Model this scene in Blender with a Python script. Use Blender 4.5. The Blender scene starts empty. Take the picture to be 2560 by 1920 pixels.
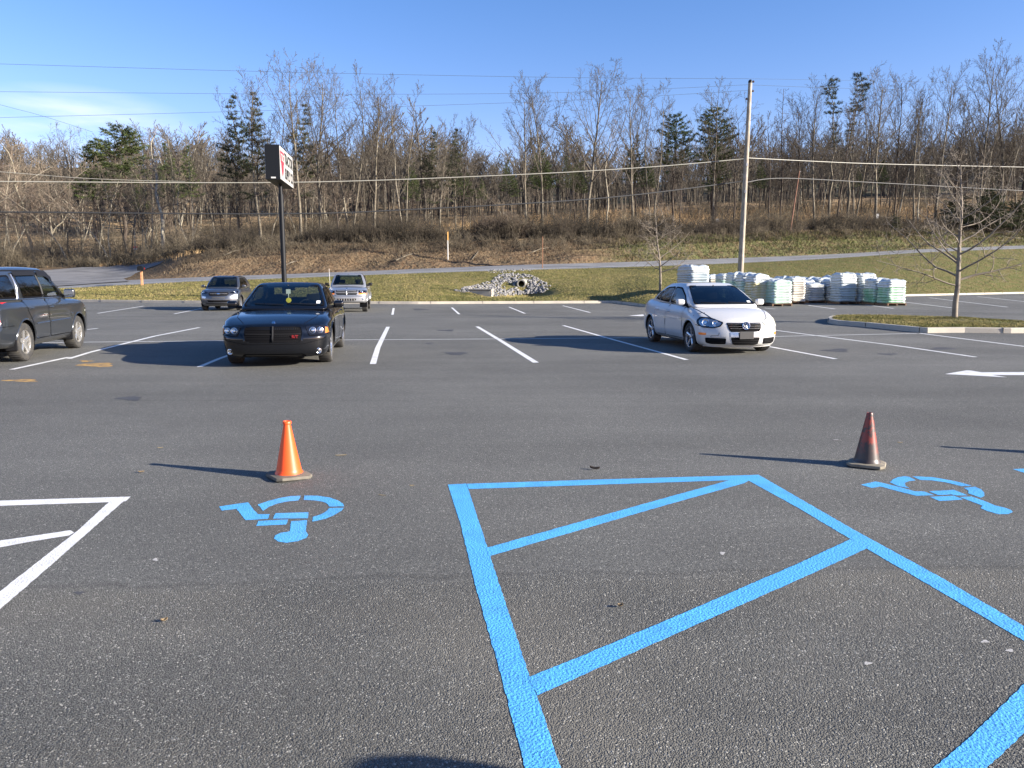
import bpy, bmesh, math, random
import numpy as np
from mathutils import Vector, Matrix
from mathutils.bvhtree import BVHTree
R = math.radians
random.seed(7); RNG = np.random.default_rng(11)
scene = bpy.context.scene
COL = scene.collection
# ------------------------------------------------------------------ camera
CAMH = 1.6; FPX = 1924.6; PITCH = math.atan((960-691)/FPX)
cam_d = bpy.data.cameras.new('camera'); cam = bpy.data.objects.new('camera', cam_d); COL.objects.link(cam)
cam_d.sensor_width = 36; cam_d.lens = 36*FPX/2560; cam_d.clip_start = .05; cam_d.clip_end = 6000
cam.location = (0, 0, CAMH); cam.rotation_euler = (math.pi/2-PITCH, 0, 0)
scene.camera = cam
# ------------------------------------------------------------------ sky and sun
SUN_EL = R(18.5); SUN_DIR = Vector((0.948*math.cos(SUN_EL), -0.319*math.cos(SUN_EL), math.sin(SUN_EL)))
world = bpy.data.worlds.new('World'); scene.world = world; world.use_nodes = True
nt = world.node_tree; nt.nodes.clear()
wo = nt.nodes.new('ShaderNodeOutputWorld'); bg = nt.nodes.new('ShaderNodeBackground')
sky = nt.nodes.new('ShaderNodeTexSky'); sky.sky_type = 'NISHITA'; sky.sun_disc = False
sky.sun_elevation = SUN_EL; sky.sun_rotation = math.atan2(.948, -.319)
sky.altitude = 300; sky.air_density = 1.0; sky.dust_density = 0.3; sky.ozone_density = 2.6
tc = nt.nodes.new('ShaderNodeTexCoord'); sep = nt.nodes.new('ShaderNodeSeparateXYZ'); nt.links.new(tc.outputs['Generated'], sep.inputs[0])
mp = nt.nodes.new('ShaderNodeMapping'); mp.inputs['Scale'].default_value = (4, 4, 22); nt.links.new(tc.outputs['Generated'], mp.inputs[0])
cn = nt.nodes.new('ShaderNodeTexNoise'); cn.inputs['Scale'].default_value = 1.6; cn.inputs['Detail'].default_value = 7; nt.links.new(mp.outputs[0], cn.inputs['Vector'])
dist = nt.nodes.new('ShaderNodeVectorMath'); dist.operation = 'DISTANCE'
m2 = nt.nodes.new('ShaderNodeMapping'); m2.inputs['Scale'].default_value = (1, 1, 3.2); nt.links.new(tc.outputs['Generated'], m2.inputs[0]); nt.links.new(m2.outputs[0], dist.inputs[0])
cd_ = Vector((-.470, .865, .166)).normalized(); dist.inputs[1].default_value = (cd_.x, cd_.y, cd_.z*3.2)
r1 = nt.nodes.new('ShaderNodeMapRange'); r1.inputs[1].default_value = .125; r1.inputs[2].default_value = .0; nt.links.new(dist.outputs['Value'], r1.inputs[0])
r2 = nt.nodes.new('ShaderNodeMapRange'); r2.inputs[1].default_value = .34; r2.inputs[2].default_value = .56; nt.links.new(cn.outputs[0], r2.inputs[0])
mu = nt.nodes.new('ShaderNodeMath'); mu.operation = 'MULTIPLY'; nt.links.new(r1.outputs[0], mu.inputs[0]); nt.links.new(r2.outputs[0], mu.inputs[1])
mu2 = nt.nodes.new('ShaderNodeMath'); mu2.operation = 'MULTIPLY'; mu2.inputs[1].default_value = .95; nt.links.new(mu.outputs[0], mu2.inputs[0])
hs = nt.nodes.new('ShaderNodeHueSaturation'); hs.inputs['Saturation'].default_value = 1.28; hs.inputs['Value'].default_value = 1.0; nt.links.new(sky.outputs[0], hs.inputs['Color'])
mx = nt.nodes.new('ShaderNodeMix'); mx.data_type = 'RGBA'; mx.inputs[7].default_value = (4.3, 4.7, 5.6, 1)
tn = nt.nodes.new('ShaderNodeMix'); tn.data_type = 'RGBA'; tn.blend_type = 'MULTIPLY'; tn.inputs[0].default_value = 1; tn.inputs[7].default_value = (1.27, .875, .97, 1); nt.links.new(hs.outputs[0], tn.inputs[6])
nt.links.new(mu2.outputs[0], mx.inputs[0]); nt.links.new(tn.outputs[2], mx.inputs[6])
nt.links.new(mx.outputs[2], bg.inputs[0]); bg.inputs[1].default_value = 0.085; nt.links.new(bg.outputs[0], wo.inputs[0])
sd = bpy.data.lights.new('sun', 'SUN'); sd.energy = 5.0; sd.angle = R(.5); sd.color = (1, .925, .82)
so = bpy.data.objects.new('sun', sd); COL.objects.link(so); so.rotation_euler = SUN_DIR.to_track_quat('Z', 'Y').to_euler(); so.location = (40, -20, 30)
scene.view_settings.view_transform = 'Standard'; scene.view_settings.look = 'None'
scene.view_settings.exposure = 1.55; scene.view_settings.gamma = 1; scene.view_settings.use_curve_mapping = False
scene.cycles.max_bounces = 8; scene.cycles.transparent_max_bounces = 16
# ------------------------------------------------------------------ projection helpers: photo pixel -> point in the place
CF = Vector((0, math.cos(PITCH), -math.sin(PITCH))); CU = Vector((0, math.sin(PITCH), math.cos(PITCH)))
def at(x, y, cd):                                   # point seen at pixel (x, y) at depth cd
    return Vector((0, 0, CAMH)) + Vector(((x-1280)/FPX*cd, 0, 0)) + CF*cd - CU*((y-960)/FPX*cd)
def gp(x, y, z=0.):                                 # point of the ground plane z
    d = CF + Vector(((x-1280)/FPX, 0, 0)) - CU*((y-960)/FPX)
    t = (z-CAMH)/d.z
    return Vector((0, 0, CAMH)) + d*t
def atY(x, y, Y):                                   # point seen at pixel (x, y) in the vertical plane at world distance Y
    d = at(x, y, 1)-Vector((0, 0, CAMH)); return Vector((0, 0, CAMH))+d*(Y/d.y)
K = 2560/2212.
# ------------------------------------------------------------------ object helpers
def setp(o, label=None, cat=None, group=None, kind=None):
    if label: o['label'] = label
    if cat: o['category'] = cat
    if group: o['group'] = group
    if kind: o['kind'] = kind
    return o
def empty(name, loc=(0, 0, 0), rz=0, **k):
    o = bpy.data.objects.new(name, None); COL.objects.link(o); o.location = loc; o.rotation_euler = (0, 0, rz)
    o.empty_display_size = .2
    return setp(o, **k)
def obj(name, me, mat=None, parent=None, **k):
    if mat is not None:
        me.materials.clear(); me.materials.append(mat)
    o = bpy.data.objects.new(name, me); COL.objects.link(o)
    if parent: o.parent = parent
    return setp(o, **k)
def mesh_np(name, V, F, smooth=False, mi=None):
    """V (n,3); F list/array of faces, each array of one face size or a list of arrays"""
    me = bpy.data.meshes.new(name)
    V = np.asarray(V, dtype=np.float32)
    Fs = F if isinstance(F, list) and len(F) and isinstance(F[0], np.ndarray) and F[0].ndim == 2 else [np.asarray(F)]
    loops = np.concatenate([f.ravel() for f in Fs]).astype(np.int32)
    tot = np.concatenate([np.full(len(f), f.shape[1], dtype=np.int32) for f in Fs])
    st = np.concatenate([[0], np.cumsum(tot)[:-1]]).astype(np.int32)
    me.vertices.add(len(V)); me.vertices.foreach_set('co', V.ravel())
    me.loops.add(len(loops)); me.loops.foreach_set('vertex_index', loops)
    me.polygons.add(len(tot)); me.polygons.foreach_set('loop_start', st); me.polygons.foreach_set('loop_total', tot)
    if smooth: me.polygons.foreach_set('use_smooth', np.ones(len(tot), dtype=bool))
    if mi is not None: me.polygons.foreach_set('material_index', np.asarray(mi, dtype=np.int32))
    me.update(calc_edges=True); return me
class MB:
    """bmesh builder of one mesh"""
    def __init__(s): s.bm = bmesh.new()
    def box(s, c, d, rz=0, M=None, bev=0):
        T = Matrix.Translation(c) @ Matrix.Rotation(rz, 4, 'Z')
        if M: T = M @ T
        r = bmesh.ops.create_cube(s.bm, size=1, matrix=T @ Matrix.Diagonal((d[0], d[1], d[2], 1)))
        if bev:
            es = list({e for v in r['verts'] for e in v.link_edges})
            bmesh.ops.bevel(s.bm, geom=es, offset=bev, segments=2, affect='EDGES', profile=.6)
        return s
    def tube(s, pts, rad, n=8, cap=True):
        pts = [Vector(p) for p in pts]
        if not hasattr(rad, '__len__'): rad = [rad]*len(pts)
        rings = []
        for i, p in enumerate(pts):
            d = (pts[min(i+1, len(pts)-1)]-pts[max(i-1, 0)]).normalized()
            a = d.orthogonal().normalized() if abs(d.z) < .99 else Vector((1, 0, 0))
            if abs(d.z) < .99: a = Vector((0, 0, 1)).cross(d).normalized()
            b = d.cross(a)
            rings.append([s.bm.verts.new(p+(a*math.cos(2*math.pi*k/n)+b*math.sin(2*math.pi*k/n))*rad[i]) for k in range(n)])
        for r0, r1 in zip(rings, rings[1:]):
            for k in range(n): s.bm.faces.new((r0[k], r0[(k+1) % n], r1[(k+1) % n], r1[k]))
        if cap:
            s.bm.faces.new(rings[0][::-1]); s.bm.faces.new(rings[-1])
        return s
    def lathe(s, prof, n=24, M=Matrix(), close=False):     # prof: (r, z)
        rings = []
        for r, z in prof:
            rings.append([s.bm.verts.new(M @ Vector((r*math.cos(2*math.pi*k/n), r*math.sin(2*math.pi*k/n), z))) for k in range(n)])
        pr = list(zip(rings, rings[1:]))
        if close: pr.append((rings[-1], rings[0]))
        for r0, r1 in pr:
            for k in range(n): s.bm.faces.new((r0[k], r0[(k+1) % n], r1[(k+1) % n], r1[k]))
        if not close:
            if prof[0][0] > 1e-4: s.bm.faces.new(rings[0][::-1])
            if prof[-1][0] > 1e-4: s.bm.faces.new(rings[-1])
        return s
    def poly(s, pts):
        s.bm.faces.new([s.bm.verts.new(p) for p in pts]); return s
    def prism(s, pts, dz):                                 # planar polygon pts extruded by vector dz
        a = [s.bm.verts.new(Vector(p)) for p in pts]; b = [s.bm.verts.new(Vector(p)+Vector(dz)) for p in pts]
        n = len(a); s.bm.faces.new(a[::-1]); s.bm.faces.new(b)
        for i in range(n): s.bm.faces.new((a[i], a[(i+1) % n], b[(i+1) % n], b[i]))
        return s
    def mesh(s, name, smooth=False, ang=None, tri=False):
        bmesh.ops.remove_doubles(s.bm, verts=s.bm.verts, dist=1e-5)
        bmesh.ops.recalc_face_normals(s.bm, faces=s.bm.faces)
        if tri: bmesh.ops.triangulate(s.bm, faces=s.bm.faces)
        if smooth:
            for f in s.bm.faces: f.smooth = True
            for e in s.bm.edges:
                if len(e.link_faces) == 2 and e.calc_face_angle(0) > (ang or R(35)): e.smooth = False
        me = bpy.data.meshes.new(name); s.bm.to_mesh(me); s.bm.free(); return me
    def obj(s, name, mat, parent=None, smooth=False, ang=None, tri=False, **k):
        return obj(name, s.mesh(name, smooth, ang, tri), mat, parent, **k)
def copy_tree(o, parent=None):
    c = o.copy(); COL.objects.link(c); c.parent = parent
    for ch in list(o.children): copy_tree(ch, c)
    return c
# ------------------------------------------------------------------ materials
def pmat(name, col, rough=.6, metal=0, coat=0, spec=.5, noise=None, bump=None, coords='Object', emis=None):
    """noise: (scale, colour2, lo, hi[, detail]); bump: (scale, strength, distance)"""
    m = bpy.data.materials.new(name); m.use_nodes = True; t = m.node_tree; b = t.nodes['Principled BSDF']
    b.inputs['Base Color'].default_value = (*col, 1); b.inputs['Roughness'].default_value = rough; b.inputs['Metallic'].default_value = metal
    b.inputs['Coat Weight'].default_value = coat; b.inputs['Coat Roughness'].default_value = .04; b.inputs['Specular IOR Level'].default_value = spec
    c = t.nodes.new('ShaderNodeTexCoord')
    last = None
    for nz in ([noise] if noise and not isinstance(noise, list) else (noise or [])):
        n = t.nodes.new('ShaderNodeTexNoise'); n.inputs['Scale'].default_value = nz[0]; n.inputs['Detail'].default_value = nz[4] if len(nz) > 4 else 5
        mpn = None
        if len(nz) > 5:
            mpn = t.nodes.new('ShaderNodeMapping'); mpn.inputs['Scale'].default_value = nz[5]; t.links.new(c.outputs[coords], mpn.inputs[0]); t.links.new(mpn.outputs[0], n.inputs['Vector'])
        else: t.links.new(c.outputs[coords], n.inputs['Vector'])
        r = t.nodes.new('ShaderNodeMapRange'); r.inputs[1].default_value = nz[2]; r.inputs[2].default_value = nz[3]; t.links.new(n.outputs[0], r.inputs[0])
        x = t.nodes.new('ShaderNodeMix'); x.data_type = 'RGBA'; x.inputs[6].default_value = (*col, 1); x.inputs[7].default_value = (*nz[1], 1)
        if last: t.links.new(last, x.inputs[6])
        t.links.new(r.outputs[0], x.inputs[0]); last = x.outputs[2]
    if last: t.links.new(last, b.inputs['Base Color'])
    if bump:
        n = t.nodes.new('ShaderNodeTexNoise'); n.inputs['Scale'].default_value = bump[0]; n.inputs['Detail'].default_value = 4; t.links.new(c.outputs[coords], n.inputs['Vector'])
        bp = t.nodes.new('ShaderNodeBump'); bp.inputs['Strength'].default_value = bump[1]; bp.inputs['Distance'].default_value = bump[2]
        t.links.new(n.outputs[0], bp.inputs['Height']); t.links.new(bp.outputs[0], b.inputs['Normal'])
    if emis: b.inputs['Emission Color'].default_value = (*emis[0], 1); b.inputs['Emission Strength'].default_value = emis[1]
    return m
def asphalt_mat(name, dark, mid, light, coarse=True, grey=1.0):
    m = bpy.data.materials.new(name); m.use_nodes = True; t = m.node_tree; L = t.links; b = t.nodes['Principled BSDF']
    c = t.nodes.new('ShaderNodeTexCoord'); P = c.outputs['Object']
    def noise(s, d=4, rough=.5, vec=P):
        n = t.nodes.new('ShaderNodeTexNoise'); n.inputs['Scale'].default_value = s; n.inputs['Detail'].default_value = d; n.inputs['Roughness'].default_value = rough; L.new(vec, n.inputs['Vector']); return n.outputs[0]
    def mr(v, a, bb, lo=0, hi=1):
        r = t.nodes.new('ShaderNodeMapRange'); r.inputs[1].default_value = a; r.inputs[2].default_value = bb; r.inputs[3].default_value = lo; r.inputs[4].default_value = hi; L.new(v, r.inputs[0]); return r.outputs[0]
    def math_(op, a, bb):
        n = t.nodes.new('ShaderNodeMath'); n.operation = op
        for i, v in enumerate((a, bb)):
            if isinstance(v, (int, float)): n.inputs[i].default_value = v
            else: L.new(v, n.inputs[i])
        return n.outputs[0]
    def mixc(f, a, bb):
        x = t.nodes.new('ShaderNodeMix'); x.data_type = 'RGBA'
        for i, v in ((0, f), (6, a), (7, bb)):
            if isinstance(v, (int, float)): x.inputs[i].default_value = v
            elif isinstance(v, tuple): x.inputs[i].default_value = (*v, 1)
            else: L.new(v, x.inputs[i])
        return x.outputs[2]
    sp = t.nodes.new('ShaderNodeSeparateXYZ'); L.new(P, sp.inputs[0])
    # stone grains: voronoi cells with their own brightness
    vo = t.nodes.new('ShaderNodeTexVoronoi'); vo.inputs['Scale'].default_value = 230; L.new(P, vo.inputs['Vector'])
    v2 = t.nodes.new('ShaderNodeTexVoronoi'); v2.inputs['Scale'].default_value = 145; L.new(P, v2.inputs['Vector'])
    wn = t.nodes.new('ShaderNodeTexWhiteNoise'); wn.noise_dimensions = '3D'; L.new(vo.outputs['Position'], wn.inputs[0])
    w2 = t.nodes.new('ShaderNodeTexWhiteNoise'); w2.noise_dimensions = '3D'; L.new(v2.outputs['Position'], w2.inputs[0])
    base = mixc(mr(wn.outputs['Value'], 0, 1), dark, mid)
    # old / coarse band near the shop: y below ~4.0 with an uneven edge
    edge = math_('ADD', sp.outputs[1], math_('MULTIPLY', math_('SUBTRACT', noise(1.1, 5), .5), .5))
    edge = math_('ADD', edge, math_('MULTIPLY', sp.outputs[0], -.07))
    near = mr(edge, 4.02, 3.86)
    brownish = mixc(math_('MULTIPLY', near, mr(noise(.55, 4), .40, .66, 0, .55)), base, (mid[0]*1.08, mid[1]*1.02, mid[2]*.94))
    spk = math_('GREATER_THAN', w2.outputs['Value'], mr(near, 0, 1, .982, .962))
    col = mixc(math_('MULTIPLY', spk, mr(noise(9, 2), .3, .7, .35, 1)), brownish, light)
    spk2 = math_('GREATER_THAN', wn.outputs['Value'], .985)
    col = mixc(math_('MULTIPLY', spk2, .6), col, light)
    # broad patches, tyre-worn lanes, stains, a soft dark seam
    patch = mr(noise(.16, 6, .6), .38, .64, .84, 1.14)
    mapn = t.nodes.new('ShaderNodeMapping'); mapn.inputs['Rotation'].default_value = (0, 0, R(-8.5)); mapn.inputs['Scale'].default_value = (.12, 1.0, 1); L.new(P, mapn.inputs[0])
    lanes = mr(noise(.9, 4, .55, mapn.outputs[0]), .35, .68, .90, 1.10)
    ol = mr(noise(2.3, 5, .7), .66, .78, 1, .80)
    seam = math_('ABSOLUTE', math_('SUBTRACT', edge, 3.97), 0)
    seamf = math_('ADD', mr(seam, 0, .040, .82, 1), math_('MULTIPLY', noise(14, 3), .0))
    f = math_('MULTIPLY', math_('MULTIPLY', patch, lanes), math_('MULTIPLY', ol, seamf))
    f = math_('MULTIPLY', f, mr(near, 0, 1, grey, grey*.90))
    # thin crack lines along paving joints
    for yy, ww in ((9.9, .012), (14.3, .02)):
        ln = math_('ABSOLUTE', math_('SUBTRACT', math_('ADD', math_('ADD', sp.outputs[1], math_('MULTIPLY', noise(3, 4), .10)), math_('MULTIPLY', sp.outputs[0], .012)), yy), 0)
        f = math_('MULTIPLY', f, math_('MAXIMUM', mr(ln, 0, ww, .55, 1), mr(noise(.7, 2), .45, .6, 0, 1)))
    vm = t.nodes.new('ShaderNodeVectorMath'); vm.operation = 'SCALE'; L.new(col, vm.inputs[0]); L.new(f, vm.inputs['Scale'])
    L.new(vm.outputs[0], b.inputs['Base Color'])
    b.inputs['Roughness'].default_value = .82; b.inputs['Specular IOR Level'].default_value = .25
    h = math_('ADD', math_('MULTIPLY', vo.outputs['Distance'], -.6), math_('MULTIPLY', v2.outputs['Distance'], mr(near, 0, 1, -.5, -1.3)))
    h = math_('ADD', h, math_('MULTIPLY', noise(55, 3), 1.1))
    bp = t.nodes.new('ShaderNodeBump'); bp.inputs['Distance'].default_value = .006
    L.new(mr(near, 0, 1, .40, .68), bp.inputs['Strength'])
    L.new(h, bp.inputs['Height']); L.new(bp.outputs[0], b.inputs['Normal'])
    return m
M = {}
M['asphalt'] = asphalt_mat('asphalt', (.048, .047, .043), (.192, .187, .165), (.46, .44, .38))
M['road'] = pmat('road asphalt', (.19, .19, .19), .9, noise=[(.4, (.14, .138, .135), .4, .6), (60, (.25, .25, .25), .5, .8)], bump=(60, .3, .01))
M['side_road'] = pmat('side road asphalt', (.17, .165, .16), .9, noise=[(.35, (.095, .093, .092), .42, .6), (50, (.21, .205, .20), .5, .8)], bump=(50, .3, .01))
def paint_mat(name, col, worn):
    m = pmat(name, col, .55, noise=[(7, tuple(c*.80 for c in col), .4, .65), (2.2, tuple(c*.72+.01 for c in col), .54, .70, 8), (90, worn, .63, .70, 3), (.9, tuple(c*.90 for c in col), .45, .6)], bump=(85, .75, .010)); return m
M['blue'] = paint_mat('blue traffic paint', (.095, .42, .82), (.05, .14, .26))
M['white_paint'] = paint_mat('white traffic paint', (.78, .77, .74), (.45, .44, .42))
M['white_thin'] = paint_mat('thin white traffic paint', (.70, .70, .68), (.30, .29, .28))
M['concrete'] = pmat('kerb concrete', (.46, .41, .33), .85, noise=[(1.3, (.36, .33, .28), .42, .65), (26, (.30, .27, .22), .55, .8)], bump=(40, .3, .01))
M['grass'] = pmat('lawn soil and thatch', (.140, .128, .044), 1, spec=.1, noise=[(.12, (.200, .160, .068), .38, .60), (1.6, (.090, .098, .024), .45, .66, 6, (1, 2.2, 1)), (9, (.26, .21, .095), .55, .72, 6)], bump=(7, 1, .12))
M['dirt'] = pmat('brown bank soil', (.150, .105, .062), 1, spec=.1, noise=[(.25, (.105, .080, .050), .4, .62), (2.2, (.10, .062, .035), .48, .66, 8), (8, (.28, .18, .10), .56, .72, 6)], bump=(3, 1, .25))
M['floor'] = pmat('leaf litter', (.15, .11, .066), 1, spec=.1, noise=[(.07, (.38, .265, .145), .42, .56), (1.5, (.065, .045, .028), .5, .66, 8), (9, (.22, .15, .085), .55, .7, 6)], bump=(2, 1, .4))
M['hill'] = pmat('wooded hillside', (.100, .085, .062), 1, spec=.05, noise=[(.05, (.055, .06, .035), .45, .6), (.6, (.14, .115, .085), .45, .62, 8)], bump=(.5, 1, 1.5))
M['steel'] = pmat('galvanised steel', (.35, .35, .35), .4, metal=.8)
M['blacksteel'] = pmat('black painted steel', (.006, .007, .009), .5, spec=.25)
M['wood_pole'] = pmat('weathered pole wood', (.36, .31, .24), .85, noise=[(6, (.20, .17, .13), .42, .62, 6, (6, 6, .25)), (2, (.42, .37, .30), .5, .7)], bump=(30, .4, .01))
# ================================================================== THE SETTING
XS = np.array([-1500, -500, 0, 150, 300, 400, 500, 620, 850, 1100, 1350, 1600, 1800, 2000, 2212, 2800, 3800], float)*K
CURB_D = np.array([(-1500, 641), (-500, 646), (0, 650.5), (430, 655), (900, 657), (1330, 655), (1372, 660), (1402, 664), (1470, 662), (1530, 651), (1950, 640), (2212, 634), (2800, 626), (3800, 617)], float)*K
def curb_y(xs): return np.interp(xs, CURB_D[:, 0], CURB_D[:, 1])
def row_from(ys, cds):
    ys = np.array(ys, float)*K
    return [at(x, y, c) for x, y, c in zip(XS, ys, cds)]
RN = row_from([632, 627, 624, 622, 614, 609, 605, 601, 592, 584, 577, 568, 558, 545, 537, 512, 470], [54, 56, 58, 58, 59, 59, 60, 60, 61, 62, 66, 72, 76, 82, 90, 108, 130])
RF = row_from([624, 618, 613, 611, 604, 600, 596, 592, 583, 573, 566, 557, 549, 538, 530, 505, 463], [61, 63, 65, 65, 66, 66, 67, 67, 68, 69, 73, 80, 84, 90, 98, 117, 140])
BM_ = row_from([612, 606, 601, 598, 596, 573, 560, 551, 549, 545, 535, 522, 518, 512, 512, 490, 450], [72, 73, 74, 74, 73, 70, 71, 71, 72, 73, 77, 83, 88, 94, 102, 121, 144])
BT = row_from([590, 585, 580, 577, 571, 552, 538, 528, 524, 520, 515, 505, 500, 499, 498, 480, 440], [92, 92, 90, 90, 88, 76, 76, 76, 77, 78, 82, 88, 92, 98, 106, 125, 148])
FA = row_from([575, 572, 568, 565, 558, 530, 517, 508, 498, 476, 457, 452, 448, 447, 447, 430, 400], [108, 108, 108, 108, 108, 106, 106, 106, 108, 112, 118, 122, 126, 130, 136, 150, 172])
HB = row_from([455, 450, 440, 437, 435, 435, 435, 435, 437, 440, 440, 435, 427, 420, 412, 405, 395], [190]*17)
HC = row_from([366, 364, 362, 362, 364, 368, 372, 376, 388, 398, 396, 384, 366, 360, 358, 356, 352], [290]*17)
HD = [Vector((p.x*1.35, p.y*1.35, p.z*.55)) for p in HC]
def interp_row(row, xs):
    px = XS
    A = np.array([tuple(p) for p in row])
    # smooth interpolation between the surveyed columns
    def cub(v):
        d = np.gradient(v, px); i = np.clip(np.searchsorted(px, xs)-1, 0, len(px)-2)
        h = px[i+1]-px[i]; u = (xs-px[i])/h
        return ((2*u**3-3*u**2+1)*v[i]+(u**3-2*u**2+u)*h*d[i]+(-2*u**3+3*u**2)*v[i+1]+(u**3-u**2)*h*d[i+1])
    return np.stack([cub(A[:, k]) for k in range(3)], 1)
NX = 420
GX = np.linspace(XS[0], XS[-1], NX)
curb_pts = np.array([tuple(gp(x, y)) for x, y in zip(GX, curb_y(GX))])
r0 = curb_pts + np.array([0, .10, .145])
rows = {'RN': interp_row(RN, GX), 'RF': interp_row(RF, GX), 'BM': interp_row(BM_, GX), 'BT': interp_row(BT, GX), 'FA': interp_row(FA, GX), 'HB': interp_row(HB, GX), 'HC': interp_row(HC, GX), 'HD': interp_row(HD, GX)}
def vnoise(X, Y, s, seed=0):
    rs = np.random.RandomState(seed); T = rs.rand(64, 64)
    x = X*s; y = Y*s; xi = np.floor(x).astype(int); yi = np.floor(y).astype(int); fx = x-xi; fy = y-yi
    fx = fx*fx*(3-2*fx); fy = fy*fy*(3-2*fy)
    g = lambda a, b: T[a % 64, b % 64]
    return (g(xi, yi)*(1-fx)+g(xi+1, yi)*fx)*(1-fy)+(g(xi, yi+1)*(1-fx)+g(xi+1, yi+1)*fx)*fy-.5
def loft(name, ra, rb, n, mat, disp=None, ease=None, **k):
    V = []
    for j in range(n+1):
        t = j/n; tt = t if ease is None else ease(t)
        P = ra*(1-t)+rb*t; P = P.copy(); P[:, 2] = ra[:, 2]*(1-tt)+rb[:, 2]*tt
        if disp is not None:
            w = math.sin(math.pi*t)**.5 if 0 < t < 1 else 0
            P[:, 2] += disp(P)*w
        V.append(P)
    V = np.concatenate(V)
    i, j = np.meshgrid(np.arange(NX-1), np.arange(n)); a = (j*NX+i).ravel()
    F = np.stack([a, a+1, a+1+NX, a+NX], 1)
    me = mesh_np(name, V, F, True)
    return obj(name, me, mat, kind='structure', **k), V, F
PIT = at(1127*K, 622*K, 53.5)
def lawn_disp(P):
    d = .10*vnoise(P[:, 0], P[:, 1], .35, 3)
    q = ((P[:, 0]-PIT.x)/3.2)**2+((P[:, 1]-PIT.y+1.2)/3.6)**2
    d -= .75*np.exp(-q*1.1)
    q3 = ((P[:, 0]-PIT.x-.3)/1.25)**2+((P[:, 1]-PIT.y+.2)/1.2)**2
    d -= 1.15*np.exp(-q3*1.3)
    q2 = ((P[:, 0]-PIT.x+2.6)/2.6)**2+((P[:, 1]-PIT.y+3.4)/1.8)**2
    d -= .35*np.exp(-q2)
    return d
def bank_disp(P): return .55*vnoise(P[:, 0], P[:, 1], .30, 5)+.3*vnoise(P[:, 0], P[:, 1], .9, 6)+.12*vnoise(P[:, 0], P[:, 1], 2.6, 8)
def right_tint(m, x0, x1, col, col2):
    """mix a second ground cover in over the world x range x0..x1, with an uneven edge"""
    t = m.node_tree; L = t.links; b = t.nodes['Principled BSDF']; src = b.inputs['Base Color'].links[0].from_socket
    c = t.nodes.new('ShaderNodeTexCoord'); sp = t.nodes.new('ShaderNodeSeparateXYZ'); L.new(c.outputs['Object'], sp.inputs[0])
    n = t.nodes.new('ShaderNodeTexNoise'); n.inputs['Scale'].default_value = .35; n.inputs['Detail'].default_value = 8; L.new(c.outputs['Object'], n.inputs['Vector'])
    a = t.nodes.new('ShaderNodeMath'); a.operation = 'MULTIPLY_ADD'; L.new(n.outputs[0], a.inputs[0]); a.inputs[1].default_value = (x1-x0)*1.2; L.new(sp.outputs[0], a.inputs[2])
    r = t.nodes.new('ShaderNodeMapRange'); r.inputs[1].default_value = x0+(x1-x0)*.6; r.inputs[2].default_value = x1+(x1-x0)*.6; L.new(a.outputs[0], r.inputs[0])
    n2 = t.nodes.new('ShaderNodeTexNoise'); n2.inputs['Scale'].default_value = 1.6; n2.inputs['Detail'].default_value = 7; L.new(c.outputs['Object'], n2.inputs['Vector'])
    r2 = t.nodes.new('ShaderNodeMapRange'); r2.inputs[1].default_value = .42; r2.inputs[2].default_value = .6; L.new(n2.outputs[0], r2.inputs[0])
    y = t.nodes.new('ShaderNodeMix'); y.data_type = 'RGBA'; y.inputs[6].default_value = (*col, 1); y.inputs[7].default_value = (*col2, 1); L.new(r2.outputs[0], y.inputs[0])
    x = t.nodes.new('ShaderNodeMix'); x.data_type = 'RGBA'; L.new(r.outputs[0], x.inputs[0]); L.new(src, x.inputs[6]); L.new(y.outputs[2], x.inputs[7]); L.new(x.outputs[2], b.inputs['Base Color'])
right_tint(M['dirt'], 5, 15, (.105, .105, .045), (.13, .10, .055)); right_tint(M['grass'], 4, 22, (.098, .102, .036), (.135, .112, .05))
TER = []
lawn, V, F = loft('lawn', r0, rows['RN'], 70, M['grass'], lawn_disp); TER.append((V, F))
def flat_disp(P): return 0*P[:, 0]
_, V, F = loft('road', rows['RN'], rows['RF'], 6, M['road']); TER.append((V, F))
wl = np.clip((GX/K-330)/120, 0, 1)                    # the bank only rises right of the side road
_, V, F = loft('dirt_bank', rows['RF'], rows['BM'], 26, M['dirt'], lambda P: bank_disp(P)*wl); TER.append((V, F))
_, V, F = loft('upper_bank', rows['BM'], rows['BT'], 22, M['dirt'], lambda P: bank_disp(P)*wl); TER.append((V, F))
_, V, F = loft('forest_floor', rows['BT'], rows['FA'], 24, M['floor'], lambda P: .8*vnoise(P[:, 0], P[:, 1], .15, 9)+.3*vnoise(P[:, 0], P[:, 1], .7, 2)); TER.append((V, F))
_, V, F = loft('lower_hill', rows['FA'], rows['HB'], 24, M['floor'], lambda P: 2*vnoise(P[:, 0], P[:, 1], .05, 9)); TER.append((V, F))
_, V, F = loft('hill', rows['HB'], rows['HC'], 24, M['hill'], lambda P: 3*vnoise(P[:, 0], P[:, 1], .04, 9)); TER.append((V, F))
_, V, F = loft('hill_back', rows['HC'], rows['HD'], 6, M['hill']); TER.append((V, F))
off = 0; VV = []; FF = []
for V, F in TER: VV.append(V); FF.append(F+off); off += len(V)
VV = np.concatenate(VV); FF = np.concatenate(FF)
BVH = BVHTree.FromPolygons([tuple(v) for v in VV], [tuple(f) for f in FF])
def ground(x, y):
    h = BVH.ray_cast(Vector((x, y, 200)), Vector((0, 0, -1)))
    return h[0].z if h[0] is not None else 0.0
def onterr(x, y):                                     # terrain point seen at pixel x, y
    d = (at(x, y, 1)-Vector((0, 0, CAMH))).normalized()
    h = BVH.ray_cast(Vector((0, 0, CAMH)), d)
    return h[0]
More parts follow.
